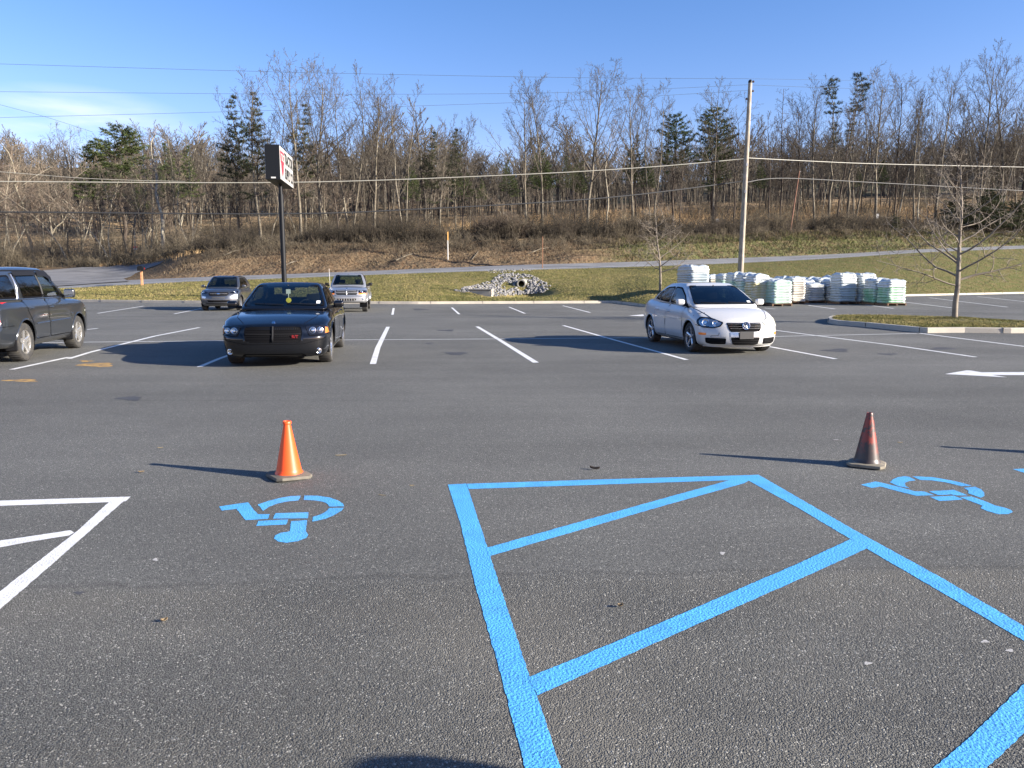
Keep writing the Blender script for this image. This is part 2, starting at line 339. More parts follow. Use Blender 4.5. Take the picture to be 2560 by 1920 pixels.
def pix_at_depth(x, cd):                              # terrain point below pixel column x at depth cd
    p = at(x, 691, cd); return Vector((p.x, p.y, ground(p.x, p.y)))
# big flat ground under everything, and the car park
bpy.context.view_layer.update()
me = mesh_np('ground', [(-3000, -3000, -.6), (3000, -3000, -.6), (3000, 3000, -.6), (-3000, 3000, -.6)], np.array([[0, 1, 2, 3]]))
obj('ground', me, M['floor'], kind='structure')
cb = curb_pts[::2]
pl = [(-140, -60, 0), (140, -60, 0)]
mb = MB(); n = len(cb)
vs = [mb.bm.verts.new((p[0], p[1], 0)) for p in cb]; lo = [mb.bm.verts.new((p[0], min(8, p[1]-1), 0)) for p in cb]; lo2 = [mb.bm.verts.new((p[0]*1.2, -60, 0)) for p in cb]
for i in range(n-1):
    mb.bm.faces.new((lo[i], lo[i+1], vs[i+1], vs[i])); mb.bm.faces.new((lo2[i], lo2[i+1], lo[i+1], lo[i]))
LOT = mb.obj('parking_lot', M['asphalt'], kind='structure')
# kerbs
def kerb(name, pts, w=.15, h=.15, closed=False, parent=None, seg=3.0, **k):
    """concrete kerb stones along pts (left side is the lawn side)"""
    pts = [Vector((p[0], p[1], 0)) for p in pts]; mb = MB(); n = len(pts)
    prof = [(0, 0), (.012, h-.02), (.03, h), (w, h), (w, 0)]
    rings = []
    for i, p in enumerate(pts):
        a = pts[(i-1) % n] if (closed or i > 0) else pts[i]; b = pts[(i+1) % n] if (closed or i < n-1) else pts[i]
        d = (b-a).normalized(); nn = Vector((-d.y, d.x, 0))
        rings.append([mb.bm.verts.new(p+nn*o+Vector((0, 0, z))) for o, z in prof])
    for r0_, r1_ in (list(zip(rings, rings[1:]))+([(rings[-1], rings[0])] if closed else [])):
        for j in range(len(prof)-1): mb.bm.faces.new((r0_[j], r1_[j], r1_[j+1], r0_[j+1]))
    o = mb.obj(name, M['concrete'], parent, kind='structure', **k)
    # joints
    jm = MB(); acc = 0
    cum = [0]
    for a, b in zip(pts, pts[1:]): cum.append(cum[-1]+(b-a).length)
    t = seg*.4
    while t < cum[-1]:
        i = max(j for j in range(len(cum)) if cum[j] <= t); i = min(i, n-2)
        u = (t-cum[i])/max(cum[i+1]-cum[i], 1e-6); p = pts[i].lerp(pts[i+1], u); d = (pts[i+1]-pts[i]).normalized(); nn = Vector((-d.y, d.x, 0))
        if p.y < 110 and p.y > 5: jm.box(p+nn*(w/2-.004)+Vector((0, 0, h/2)), (w+.006, .012, h+.004), rz=math.atan2(nn.y, nn.x))
        t += seg
    if len(jm.bm.verts): jm.obj('kerb_joint', M['joint'], o)
    return o
M['joint'] = pmat('dark joint filler', (.08, .07, .06), .9)
kerb('kerb', [p for p in curb_pts], seg=3.05)
# island: front, right part and left nose read from the photo (R1 crop)
def r1c(x, y): return (1920+x/3.456, 700+y/3.456)
isl = [(2500, 455), (2340, 458), (2100, 460), (1700, 455), (1380, 458), (1290, 452), (850, 408), (600, 388), (530, 376), (512, 366), (516, 354), (545, 342), (620, 336), (750, 333), (1000, 336), (1200, 342), (1500, 352), (1720, 362), (2000, 380), (2212, 392), (2500, 405)]
isl_front = [gp(*r1c(x, y)) for x, y in isl[:12]]
isl_back = [gp(*r1c(x, y), z=.0) for x, y in isl[12:]]
P = isl_front+isl_back; P = P[::-1]
# make it counter-clockwise so the inside lies on the left of each segment
area = sum(a.x*b.y-b.x*a.y for a, b in zip(P, P[1:]+P[:1]))
if area < 0: P = P[::-1]
kerb('island_kerb', P, closed=True, w=.15, h=.15, seg=2.4)
cen = sum(P, Vector())/len(P)
inn = []
for i, p in enumerate(P):
    a = P[i-1]; b = P[(i+1) % len(P)]; d = (b-a).normalized(); nn = Vector((-d.y, d.x, 0)); q = p+nn*.14; inn.append(Vector((q.x, q.y, .142)))
mb = MB(); mb.poly(inn); bm = mb.bm; bmesh.ops.triangulate(bm, faces=bm.faces); bmesh.ops.subdivide_edges(bm, edges=bm.edges, cuts=6, use_grid_fill=True)
TREE_P = gp(2065*K, 692*K, .15)
for v in bm.verts:
    dd = (v.co.xy-TREE_P.xy).length; v.co.z += .10*math.exp(-(dd/.8)**2)+random.uniform(0, .012)
mb.obj('island_grass', M['grass'], kind='structure', smooth=True)
# ------------------------------------------------------------------ painted markings (sheets 4 mm above the asphalt)
def ragged(P, step=.022, amp=.0022):
    """real paint has a slightly uneven edge"""
    o = []; m = len(P)
    for i in range(m):
        a = P[i]; b = P[(i+1) % m]; L = (b-a).length; n = max(1, int(L/step)); n = min(n, 400); d = (b-a)/max(L, 1e-6); nn = Vector((-d.y, d.x, 0)); rr_ = random.Random(i*7+int(L*1000))
        for k in range(n): o.append(a+(b-a)*(k/n)+(nn*rr_.uniform(-amp, amp) if k else Vector()))
    return o
def sheet(name, px, mat, z=.004, label=None, sub=0):
    P_ = [gp(x, y, z*.4) for x, y in px]
    mb = MB(); mb.poly(ragged(P_) if min(p.y for p in P_) < 9 else P_); bm = mb.bm
    return mb.obj(name, mat, LOT, tri=True, **({'label': label} if label else {}))
def strip(name, pts, w, mat, z=.004, label=None, square=False):
    """painted strip of real width w along ground points seen at pixels pts"""
    P = [gp(x, y, z*.4) for x, y in pts]; mb = MB(); a = []; b = []
    for i, p in enumerate(P):
        d = (P[min(i+1, len(P)-1)]-P[max(i-1, 0)]).normalized(); n_ = Vector((-d.y, d.x, 0))
        a.append(p+n_*w/2); b.append(p-n_*w/2)
    mb.poly(a+b[::-1]); return mb.obj(name, mat, LOT, tri=True, **({'label': label} if label else {}))
def r2c(x, y): return (900+x/2.9105, 740+y/2.9105)
def r3c(x, y): return (180+x/5.027, 640+y/5.027)
def g5(x, y): return (x/2.4578, 1000+y/2.4578)
def g6(x, y): return (1700+x/2.572, 980+y/2.572)
def g7(x, y): return (1050+x/1.4649, 1150+y/1.4649)
WP = M['white_paint']; S_ = sheet
def line(pts, w=.10, name='stall_line'): return strip(name, pts, w, M['white_paint'])
line([r2c(204, 224), r2c(130, 375), r2c(94, 494)], .115)
line([r2c(852, 222), r2c(1010, 316), r2c(1280, 484)], .115)
line([r2c(1480, 214), r2c(1800, 305), r2c(2220, 420), (1483*K, 777*K)], .10)
line([r3c(-40, 1268+22), r3c(230, 1208), r3c(700, 1090), r3c(1040, 1006), r3c(1600, 898)], .10)
line([(25*K, 798*K), r3c(-38, 1270)], .10)
line([r3c(1600, 1392), r3c(1860, 1285), (640*K, 716*K)], .10)
line([r1c(-380, 430-86), r1c(70, 435), r1c(450, 484), r1c(1100, 565), r1c(1795, 665)], .10)
line([r1c(-300, 525), r1c(50, 582), r1c(585, 681)], .10)
line([r1c(1310, 460), r1c(2212, 573), r1c(3200, 700)], .10)
line([r3c(180, 924), r3c(325, 908)], .10)
line([r2c(245, 88), r2c(236, 136)], .10); line([r2c(668, 84), r2c(722, 132)], .10); line([r2c(1085, 80), r2c(1200, 127)], .10); line([r2c(1475, 70), r2c(1675, 120)], .10)
line([r3c(320, 720), r3c(905, 628)], .10); line([r3c(1285, 727), r3c(1625, 660)], .10)
line([r1c(1170, 189), r1c(1590, 240)], .11); line([r1c(1395, 153), r1c(2070, 234)], .11); line([r1c(1810, 143), r1c(2560, 222)], .11)
line([r1c(350, 219), r1c(580, 250)], .11); line([r1c(840, 214), r1c(1085, 245)], .11); line([r1c(-30, 243), r1c(60, 250)], .11)
line([r1c(1925, 351), r1c(2500, 376)], .11)
# the long line across the middle of the double row
line([(0, 742*K), r3c(170, 1082), r3c(1840, 1065)], .075, 'row_line'); line([r3c(1840, 1065), r2c(0, 318), r2c(990, 312), r2c(2110, 302), r1c(70, 487), r1c(1290, 461)], .075, 'row_line')
# arrows
S_('arrow_marking', [r1c(1530, 812), r1c(1715, 780), r1c(1760, 783), r1c(1845, 797), r1c(2260, 795), r1c(2900, 800), r1c(2900, 824), r1c(1935, 820), r1c(2065, 840), r1c(1800, 826)], WP, label='white painted arrow pointing left')
S_('arrow_marking', [r2c(1955, 143), r2c(2055, 134), r2c(2070, 138), r2c(2330, 140), r2c(2330, 144), r2c(2080, 145), r2c(2040, 146)], WP)
# white hatched aisle at the left edge
S_('white_aisle_edge', [g5(-60, 620), g5(400, 605), g5(803, 593), g5(772, 622), g5(660, 628), g5(0, 650), g5(-60, 653)], WP, z=.0045)
S_('white_aisle_edge', [g5(668, 628), g5(758, 622), g5(330, 1000), g5(0, 1285), g5(-120, 1390), g5(-120, 1275), g5(0, 1175), g5(480, 800)], WP, z=.004)
S_('white_hatch_line', [g5(-60, 872), g5(200, 835), g5(430, 800), g5(455, 815), g5(425, 832), g5(200, 868), g5(0, 905), g5(-60, 917)], WP, z=.0050)
# blue access aisle
BL = M['blue']
S_('aisle_line', [g7(172, 87), g7(600, 73), g7(1180, 56), g7(1240, 54), g7(1212, 76), g7(1130, 74), g7(600, 92), g7(178, 106)], BL, .0045, label='far blue edge line of the access aisle')
S_('aisle_line', [g7(102, 90), g7(170, 86), g7(250, 330), g7(400, 790), g7(430, 870), g7(520, 1140), g7(560, 1260), g7(420, 1260), g7(385, 1128), g7(300, 800), g7(200, 450), g7(150, 240)], BL, .004, label='left blue edge line of the access aisle')
S_('aisle_line', [g7(1195, 57), g7(1240, 54), g7(1580, 250), g7(1900, 425), g7(2212, 608), g7(2400, 718), g7(2400, 770), g7(2212, 662), g7(1900, 478), g7(1632, 322), g7(1390, 178), g7(1205, 76)], BL, .004, label='right blue edge line of the access aisle')
S_('hatch_line', [g7(242, 322), g7(600, 222), g7(900, 138), g7(1140, 72), g7(1215, 66), g7(1190, 84), g7(900, 165), g7(600, 252), g7(255, 352)], BL, .005, label='farthest blue diagonal of the access aisle')
S_('hatch_line', [g7(395, 796), g7(600, 714), g7(1000, 545), g7(1400, 372), g7(1575, 290), g7(1640, 322), g7(1400, 432), g7(1000, 608), g7(600, 786), g7(430, 862)], BL, .005, label='middle blue diagonal of the access aisle')
S_('hatch_line', [g7(2420, 690), g7(2212, 820), g7(2020, 1010), g7(1880, 1128), g7(1700, 1290), g7(1950, 1290), g7(2075, 1128), g7(2212, 1000), g7(2420, 850)], BL, .005, label='nearest blue diagonal of the access aisle')
S_('aisle_line', [g6(2140, 496), g6(2300, 488), g6(2600, 500), g6(2600, 560), g6(2212, 518)], BL, .004)
# wheelchair symbols
def y5(x, y): return (540+x/6.506, 1220+y/6.506)
def y6(x, y): return (2140+x/5.267, 1160+y/5.267)
def symbol(polys, f, label):
    mb = MB()
    for p in polys: mb.poly(ragged([gp(*f(*q), z=.0016) for q in p]))
    mb.obj('wheelchair_symbol', BL, LOT, tri=True, label=label)
symbol([[(55, 300), (290, 265), (520, 232), (600, 335), (680, 425), (875, 425), (845, 500), (480, 522), (335, 338), (95, 366)],
        [(680, 268), (850, 210), (1050, 160), (1220, 130), (1380, 124), (1345, 200), (1150, 220), (1000, 252), (870, 300), (765, 372)],
        [(1435, 122), (1650, 125), (1850, 155), (1990, 205), (2070, 260), (2085, 298), (1845, 302), (1810, 255), (1740, 222), (1600, 200), (1425, 192)],
        [(2082, 320), (2040, 370), (1930, 435), (1780, 500), (1570, 545), (1575, 470), (1700, 430), (1790, 380), (1845, 325)],
        [(968, 410), (1505, 393), (1492, 492), (925, 496)],
        [(690, 535), (1175, 510), (1140, 592), (650, 615)],
        [(1222, 540), (1480, 522), (1460, 700), (1500, 760), (1470, 810), (1330, 865), (1150, 890), (1010, 868), (940, 820), (960, 770), (1060, 725), (1200, 705)]], y5,
       'blue wheelchair symbol in front of the bright orange cone')
symbol([[(65, 272), (260, 230), (420, 265), (600, 310), (770, 358), (900, 362), (1030, 410), (800, 418), (560, 360), (320, 295), (205, 314)],
        [(445, 240), (480, 205), (560, 172), (640, 160), (700, 168), (785, 214), (700, 225), (645, 248), (650, 285), (705, 318), (560, 292)],
        [(740, 162), (1000, 172), (1250, 215), (1400, 248), (1525, 286), (1390, 292), (1180, 240), (1000, 215), (850, 210)],
        [(1420, 312), (1570, 298), (1650, 335), (1690, 380), (1690, 420), (1645, 444), (1480, 385), (1480, 350)],
        [(960, 358), (1290, 340), (1470, 412), (1330, 414), (1260, 400), (1080, 408)],
        [(970, 432), (1290, 416), (1410, 468), (1100, 486)],
        [(1360, 434), (1520, 428), (1700, 490), (1830, 545), (1960, 575), (2040, 605), (2065, 632), (2010, 658), (1880, 660), (1740, 622), (1640, 580), (1660, 545)]], y6,
       'blue wheelchair symbol in front of the dark dirty cone')
# spill of yellow dust and oil spots
M['sand'] = pmat('orange yellow spill', (.42, .25, .07), .95, noise=[(9, (.20, .13, .06), .42, .58)])
M['oil'] = pmat('oil stain', (.045, .043, .042), .7, noise=[(6, (.06, .058, .056), .4, .6)])
def blob(name, x, y, rx, ry, mat, z=.0035, **k):
    pts = []
    for i in range(30):
        a = 2*math.pi*i/30; r = 1+.22*math.sin(a*3+x)+random.uniform(-.14, .14)
        pts.append((x+rx*math.cos(a)*r, y+ry*math.sin(a)*r))
    sheet(name, pts, mat, z, **k)
blob('yellow_spill', *r3c(320, 1368), 44, 5, M['sand']); blob('yellow_spill', 55, 951, 42, 3, M['sand'])
blob('yellow_spill', *r3c(180, 1320), 18, 2, M['sand'])
blob('oil_stain', *r1c(1510, 592), 30, 3, M['oil']); blob('oil_stain', *r1c(590, 608), 34, 4, M['oil']); blob('oil_stain', *r1c(1040, 640), 25, 2, M['oil'])
blob('oil_stain', *r2c(700, 418), 26, 4, M['oil']); blob('oil_stain', *r2c(500, 345), 10, 1.5, M['oil']); blob('oil_stain', *r2c(440, 98), 20, 2, M['oil']); blob('oil_stain', *r2c(630, 250), 22, 2, M['oil'])
blob('oil_stain', 325, 996, 30, 5, M['oil']); blob('oil_stain', 198, 1482, 14, 4, M['oil'])
# side road surface draped over the flat apron
def drape(name, px, mat, lift=.03, step=1.6, **k):
    pts = [onterr(x, y) for x, y in px]; pts = [p for p in pts if p]
    mb = MB(); mb.poly([Vector((p.x, p.y, 0)) for p in pts]); bm = mb.bm
    xs = [v.co.x for v in bm.verts]; ys = [v.co.y for v in bm.verts]
    for ax, lo_, hi_ in ((0, min(xs), max(xs)), (1, min(ys), max(ys))):
        t = lo_+step
        while t < hi_:
            bmesh.ops.bisect_plane(bm, geom=bm.verts[:]+bm.edges[:]+bm.faces[:], plane_co=Vector((t, t, 0)), plane_no=Vector((1, 0, 0) if ax == 0 else (0, 1, 0))); t += step
    for v in bm.verts: v.co.z = ground(v.co.x, v.co.y)+lift
    return mb.obj(name, mat, smooth=True, **k)
def r4c(x, y): return (x/4.608, 560+y/4.608)
drape('side_road', [r4c(-900, 640), r4c(0, 590), r4c(500, 540), r4c(1000, 500), r4c(1500, 462), r4c(1890, 430), r4c(1830, 470), r4c(1700, 515), r4c(1560, 575), r4c(1420, 640), r4c(1500, 668), r4c(1100, 690), r4c(680, 722), r4c(-900, 790)], M['side_road'], kind='structure', lift=.06)
# pale edge line of the road
ed = MB()
for off_, nm in ((.12, 0),):
    A_ = rows['RN']*(1-off_)+rows['RF']*off_; B_ = rows['RN']*(1-off_-.018)+rows['RF']*(off_+.018)
    va = [ed.bm.verts.new((p[0], p[1], p[2]+.02)) for p in A_]; vb = [ed.bm.verts.new((p[0], p[1], p[2]+.02)) for p in B_]
    for i in range(NX-1): ed.bm.faces.new((va[i], va[i+1], vb[i+1], vb[i]))
ed.obj('road_edge_line', M['white_thin'], kind='structure')
# ================================================================== CONES
def cone_mat(name, top, low, lowz, dirt):
    m = bpy.data.materials.new(name); m.use_nodes = True; t = m.node_tree; b = t.nodes['Principled BSDF']; L = t.links
    c = t.nodes.new('ShaderNodeTexCoord'); s = t.nodes.new('ShaderNodeSeparateXYZ'); L.new(c.outputs['Object'], s.inputs[0])
    n = t.nodes.new('ShaderNodeTexNoise'); n.inputs['Scale'].default_value = 14; n.inputs['Detail'].default_value = 6; L.new(c.outputs['Object'], n.inputs['Vector'])
    a = t.nodes.new('ShaderNodeMath'); a.operation = 'MULTIPLY_ADD'; L.new(n.outputs[0], a.inputs[0]); a.inputs[1].default_value = .16; L.new(s.outputs[2], a.inputs[2])
    r = t.nodes.new('ShaderNodeMapRange'); r.inputs[1].default_value = lowz+.16; r.inputs[2].default_value = lowz; L.new(a.outputs[0], r.inputs[0])
    x = t.nodes.new('ShaderNodeMix'); x.data_type = 'RGBA'; x.inputs[6].default_value = (*top, 1); x.inputs[7].default_value = (*low, 1); L.new(r.outputs[0], x.inputs[0])
    n2 = t.nodes.new('ShaderNodeTexNoise'); n2.inputs['Scale'].default_value = 11; n2.inputs['Detail'].default_value = 5; n2.inputs['Roughness'].default_value = .7; L.new(c.outputs['Object'], n2.inputs['Vector'])
    r2 = t.nodes.new('ShaderNodeMapRange'); r2.inputs[1].default_value = .66-dirt*.2; r2.inputs[2].default_value = .74-dirt*.2; L.new(n2.outputs[0], r2.inputs[0])
    y = t.nodes.new('ShaderNodeMix'); y.data_type = 'RGBA'; y.inputs[7].default_value = (.05, .035, .03, 1); L.new(x.outputs[2], y.inputs[6]); L.new(r2.outputs[0], y.inputs[0])
    L.new(y.outputs[2], b.inputs['Base Color']); b.inputs['Roughness'].default_value = .42; b.inputs['Subsurface Weight'].default_value = .0
    return m
def cone(x, y, rz, mat, bmat, rim, label, H=.46):
    p = gp(x, y); t = empty('traffic_cone', p, rz, label=label, cat='traffic cone', group='rubber cones set out in the disabled bays')
    mb = MB(); w = .148; c = .035
    pts = [(w-c, w), (w, w-c), (w, -w+c), (w-c, -w), (-w+c, -w), (-w, -w+c), (-w, w-c), (-w+c, w)]
    # base plate slightly dished: low outline, then a raised inner ring
    ring = []
    for sc, z in ((1, .002), (1.0, .014), (.97, .024), (.80, .030), (.70, .034)):
        ring.append([mb.bm.verts.new((px*sc, py*sc, z+(.008*math.cos(3*math.atan2(py, px)) if z < .03 else 0)+.006)) for px, py in pts])
    for a, b in zip(ring, ring[1:]):
        for i in range(8): mb.bm.faces.new((a[i], a[(i+1) % 8], b[(i+1) % 8], b[i]))
    mb.bm.faces.new(ring[0][::-1]); mb.bm.faces.new(ring[-1])
    mb.obj('base', bmat, t, smooth=True)
    mb = MB(); prof = [(.112, .036), (.107, .046), (.100, .056), (.096, .075), (.028, H-.03), (.0275, H-.026)]
    if rim: prof += [(.033, H-.022), (.034, H-.004), (.030, H), (.024, H-.001), (.022, H-.02), (.020, H-.12)]
    else: prof += [(.026, H-.008), (.022, H), (.017, H-.001), (.015, H-.02), (.014, H-.1)]
    mb.lathe(prof, 40)
    for f in list(mb.bm.faces):
        if len(f.verts) > 8: mb.bm.faces.remove(f)
    mb.obj('cone_body', mat, t, smooth=True, ang=R(50)); return t
M['cone_new'] = cone_mat('orange cone plastic', (.86, .088, .012), (.76, .09, .015), -.1, -.1)
M['cone_old'] = cone_mat('dirty cone plastic', (.25, .034, .02), (.052, .038, .033), .18, .95)
M['rubber'] = pmat('dusty black rubber', (.10, .09, .07), .8, noise=[(14, (.15, .13, .10), .4, .7)])
M['rubber2'] = pmat('tan dusty rubber', (.23, .20, .145), .8, noise=[(12, (.13, .11, .085), .4, .7)])
cone(723, 1193, R(38), M['cone_new'], M['rubber'], True, 'bright clean orange cone with a black base, left of the two')
cone(2166, 1164, R(62), M['cone_old'], M['rubber2'], False, 'dark red dirty cone fading to brown, right of the two')
# off-frame cone at the right whose shadow enters the picture (tip of shadow near pixel 2358, 1117)
tip = gp(2358, 1117); hd = Vector((-.948, .319, 0)); base = tip-hd*(.46/math.tan(SUN_EL))
c3 = cone(2166, 1164, R(20), M['cone_new'], M['rubber'], True, 'orange cone beyond the right edge of the photo, only its shadow is seen')
c3.location = base
# ground litter
M['straw'] = pmat('dry straw', (.38, .30, .16), .8); M['leafm'] = pmat('dry leaf', (.24, .17, .09), .8); M['darkleaf'] = pmat('dark dry leaf', (.06, .045, .035), .8)
M['gum'] = pmat('flattened gum', (.42, .40, .37), .8, noise=[(60, (.2, .19, .18), .5, .7)])
def leaf(name, x, y, lx, ly, mat, rz, label, cat, curl=.3):
    p = gp(x, y); mb = MB(); n = 6; rows_ = []
    for i in range(n+1):
        u = i/n-.5; w = ly*math.sqrt(max(0, 1-(2*u)**2))*.5+ly*.08
        rows_.append([mb.bm.verts.new((u*lx, s*w, .006+curl*ly*(abs(s)**2+(2*u)**2*.6))) for s in (-1, 0, 1)])
    for a, b in zip(rows_, rows_[1:]):
        for k in range(2): mb.bm.faces.new((a[k], a[k+1], b[k+1], b[k]))
    bmesh.ops.solidify(mb.bm, geom=mb.bm.faces[:], thickness=.0015)
    o = mb.obj(name, mat, None, smooth=True, label=label, cat=cat); o.location = p; o.rotation_euler = (0, 0, rz)
leaf('straw_stem', *g5(2095, 344), .10, .012, M['straw'], .25, 'pale straw lying right of the bright orange cone', 'straw')
leaf('dry_leaf', *g5(868, 447), .045, .022, M['leafm'], .5, 'tan leaf scrap at the tip of the orange cone shadow', 'leaf')
leaf('dry_leaf', *g5(985, 298), .05, .014, M['straw'], .1, 'light chip on the asphalt above the orange cone shadow', 'leaf')
leaf('dry_leaf', *g7(640, 36), .085, .024, M['darkleaf'], -.4, 'dark curled leaf just beyond the blue aisle top line', 'leaf', .7)
leaf('dry_leaf', *g7(735, 540), .030, .020, M['leafm'], .4, 'small tan leaf scrap inside the blue aisle', 'leaf', .5)
leaf('dry_leaf', *g5(1010, 1365), .03, .018, M['leafm'], .7, 'tan crumb on the rough asphalt below the left symbol', 'leaf', .5)
leaf('straw_stem', *g5(2350, 590), .06, .008, M['straw'], -.3, 'thin straw between the left symbol and the blue aisle', 'straw')
leaf('dry_leaf', 1030, 1216, .035, .010, M['straw'], .2, 'tiny pale chip left of the corner of the blue aisle', 'leaf')
leaf('dry_leaf', 2250*1.0, 1108, .05, .012, M['straw'], .0, 'pale chip on the asphalt right of the dark cone', 'leaf')
leaf('dry_leaf', 2090, 1101, .06, .018, M['gum'], .0, 'pale flake on the asphalt left of the dark cone', 'leaf', .05)
for (x, y), nm in ((g7(1640, 744), 'nearest'), (g7(2070, 664), 'left one of the pair'), (g7(2160, 697), 'right one of the pair'), (g7(1108, 341), 'one'), (g5(955, 980), 'one')):
    blob('gum_spot', x, y, 10 if nm != 'one' else 6, 3.6, M['gum'], .003)
# yellow bollard added outside the frame, stand-in for the unseen caster of the bottom-edge shadow
bt = empty('bollard', (2.70, 1.245, 0), label='round-topped yellow bollard outside the bottom right of the photo, seen by its shadow', cat='bollard')
MB().lathe([(.17, 0), (.17, .95), (.165, 1.0), (.14, 1.07), (.09, 1.115), (.03, 1.13), (0.0001, 1.132)], 28).obj('post', pmat('yellow bollard paint', (.75, .50, .05), .5), bt, smooth=True)
# ================================================================== VEHICLES
def glass_mat(name, tint, refl=(1, 1, 1), f0=.08):
    m = bpy.data.materials.new(name); m.use_nodes = True; t = m.node_tree; t.nodes.clear(); L = t.links
    o = t.nodes.new('ShaderNodeOutputMaterial'); x = t.nodes.new('ShaderNodeMixShader'); a = t.nodes.new('ShaderNodeBsdfTransparent'); g = t.nodes.new('ShaderNodeBsdfGlossy')
    a.inputs[0].default_value = (*tint, 1); g.inputs[0].default_value = (*refl, 1); g.inputs['Roughness'].default_value = .015
    l = t.nodes.new('ShaderNodeFresnel'); l.inputs['IOR'].default_value = 1.5+f0
    ge = t.nodes.new('ShaderNodeNewGeometry'); mf = t.nodes.new('ShaderNodeMath'); mf.operation = 'SUBTRACT'; mf.inputs[0].default_value = 1
    L.new(ge.outputs['Backfacing'], mf.inputs[1]); mm = t.nodes.new('ShaderNodeMath'); mm.operation = 'MULTIPLY'; L.new(l.outputs[0], mm.inputs[0]); L.new(mf.outputs[0], mm.inputs[1])
    L.new(mm.outputs[0], x.inputs[0]); L.new(a.outputs[0], x.inputs[1]); L.new(g.outputs[0], x.inputs[2]); L.new(x.outputs[0], o.inputs[0]); return m
M['glass'] = glass_mat('clear car glass', (.50, .56, .52)); M['tint'] = glass_mat('tinted car glass', (.13, .15, .15), f0=.2); M['dark_glass'] = glass_mat('dark privacy glass', (.03, .033, .035), f0=.3)
M['lens'] = glass_mat('clear lamp lens', (.85, .87, .88), f0=.1); M['hazed'] = pmat('hazed yellowed lamp lens', (.50, .49, .38), .25, coat=.6)
def paint(name, col, metal=0., rough=.35, spec=.5, dust=.35):
    m = bpy.data.materials.new(name); m.use_nodes = True; t = m.node_tree; b = t.nodes['Principled BSDF']; L = t.links
    b.inputs['Metallic'].default_value = metal; b.inputs['Roughness'].default_value = rough; b.inputs['Coat Weight'].default_value = 1; b.inputs['Coat Roughness'].default_value = .04; b.inputs['Specular IOR Level'].default_value = spec
    g = t.nodes.new('ShaderNodeNewGeometry'); x = t.nodes.new('ShaderNodeMix'); x.data_type = 'RGBA'
    c = t.nodes.new('ShaderNodeTexCoord'); s = t.nodes.new('ShaderNodeSeparateXYZ'); L.new(c.outputs['Object'], s.inputs[0])
    n = t.nodes.new('ShaderNodeTexNoise'); n.inputs['Scale'].default_value = 3.5; n.inputs['Detail'].default_value = 6; L.new(c.outputs['Object'], n.inputs['Vector'])
    a = t.nodes.new('ShaderNodeMath'); a.operation = 'MULTIPLY_ADD'; L.new(n.outputs[0], a.inputs[0]); a.inputs[1].default_value = .35; L.new(s.outputs[2], a.inputs[2])
    r = t.nodes.new('ShaderNodeMapRange'); r.inputs[1].default_value = .60; r.inputs[2].default_value = .34; r.inputs[4].default_value = dust; L.new(a.outputs[0], r.inputs[0])
    d = t.nodes.new('ShaderNodeMix'); d.data_type = 'RGBA'; d.inputs[6].default_value = (*col, 1); d.inputs[7].default_value = (.13, .115, .09, 1); L.new(r.outputs[0], d.inputs[0])
    L.new(g.outputs['Backfacing'], x.inputs[0]); L.new(d.outputs[2], x.inputs[6]); x.inputs[7].default_value = (.035, .034, .032, 1); L.new(x.outputs[2], b.inputs['Base Color'])
    rr = t.nodes.new('ShaderNodeMapRange'); rr.inputs[3].default_value = .04; rr.inputs[2].default_value = .55; rr.inputs[4].default_value = .4; L.new(r.outputs[0], rr.inputs[0]); L.new(rr.outputs[0], b.inputs['Coat Roughness'])
    return m
M['trim'] = pmat('black plastic trim', (.010, .010, .011), .5, spec=.2); M['seal'] = pmat('black rubber seal', (.004, .004, .005), .8, spec=.08)
M['tyre'] = pmat('tyre rubber', (.028, .027, .026), .85, noise=[(9, (.06, .055, .045), .45, .7)]); M['chrome'] = pmat('chrome', (.75, .76, .78), .10, metal=1)
M['alloy'] = pmat('silver alloy', (.55, .56, .58), .25, metal=.9); M['alloy_w'] = pmat('bright alloy', (.74, .72, .68), .22, metal=.85); M['dark'] = pmat('dark interior plastic', (.03, .029, .028), .8)
M['seatm'] = pmat('grey seat cloth', (.055, .052, .05), .9); M['seatt'] = pmat('beige seat cloth', (.16, .14, .11), .9)
M['reflect'] = pmat('lamp reflector', (.80, .82, .85), .16, metal=1); M['amber'] = pmat('amber lens', (.85, .22, .03), .25, coat=.6); M['red'] = pmat('red lens', (.55, .008, .012), .22, coat=.8)
M['plate'] = pmat('number plate cover', (.06, .058, .055), .4, coat=.5); M['white'] = pmat('white plastic', (.75, .75, .72), .5); M['redmark'] = pmat('red badge', (.22, .012, .015), .35, coat=.5)
M['yellow'] = pmat('yellow card', (.85, .68, .04), .6); M['brake'] = pmat('brake disc', (.16, .15, .14), .5, metal=.6)
def lut(tab, v): return np.interp(v, [a for a, _ in tab], [b for _, b in tab])
def lutS(tab, v):                                        # smooth (cubic hermite) table lookup
    x = np.array([a for a, _ in tab], float); y = np.array([b for _, b in tab], float); d = np.gradient(y, x)
    s = np.diff(y)/np.diff(x)
    for i in range(len(x)):                               # limit overshoot
        for q in ([s[i-1]] if i > 0 else [])+([s[i]] if i < len(s) else []):
            if d[i]*q <= 0: d[i] = 0
            elif abs(d[i]) > 3*abs(q): d[i] = 3*q
    v = np.clip(v, x[0], x[-1]); i = np.clip(np.searchsorted(x, v)-1, 0, len(x)-2); h = x[i+1]-x[i]; u = (v-x[i])/h
    return (2*u**3-3*u**2+1)*y[i]+(u**3-2*u**2+u)*h*d[i]+(-2*u**3+3*u**2)*y[i+1]+(u**3-u**2)*h*d[i+1]
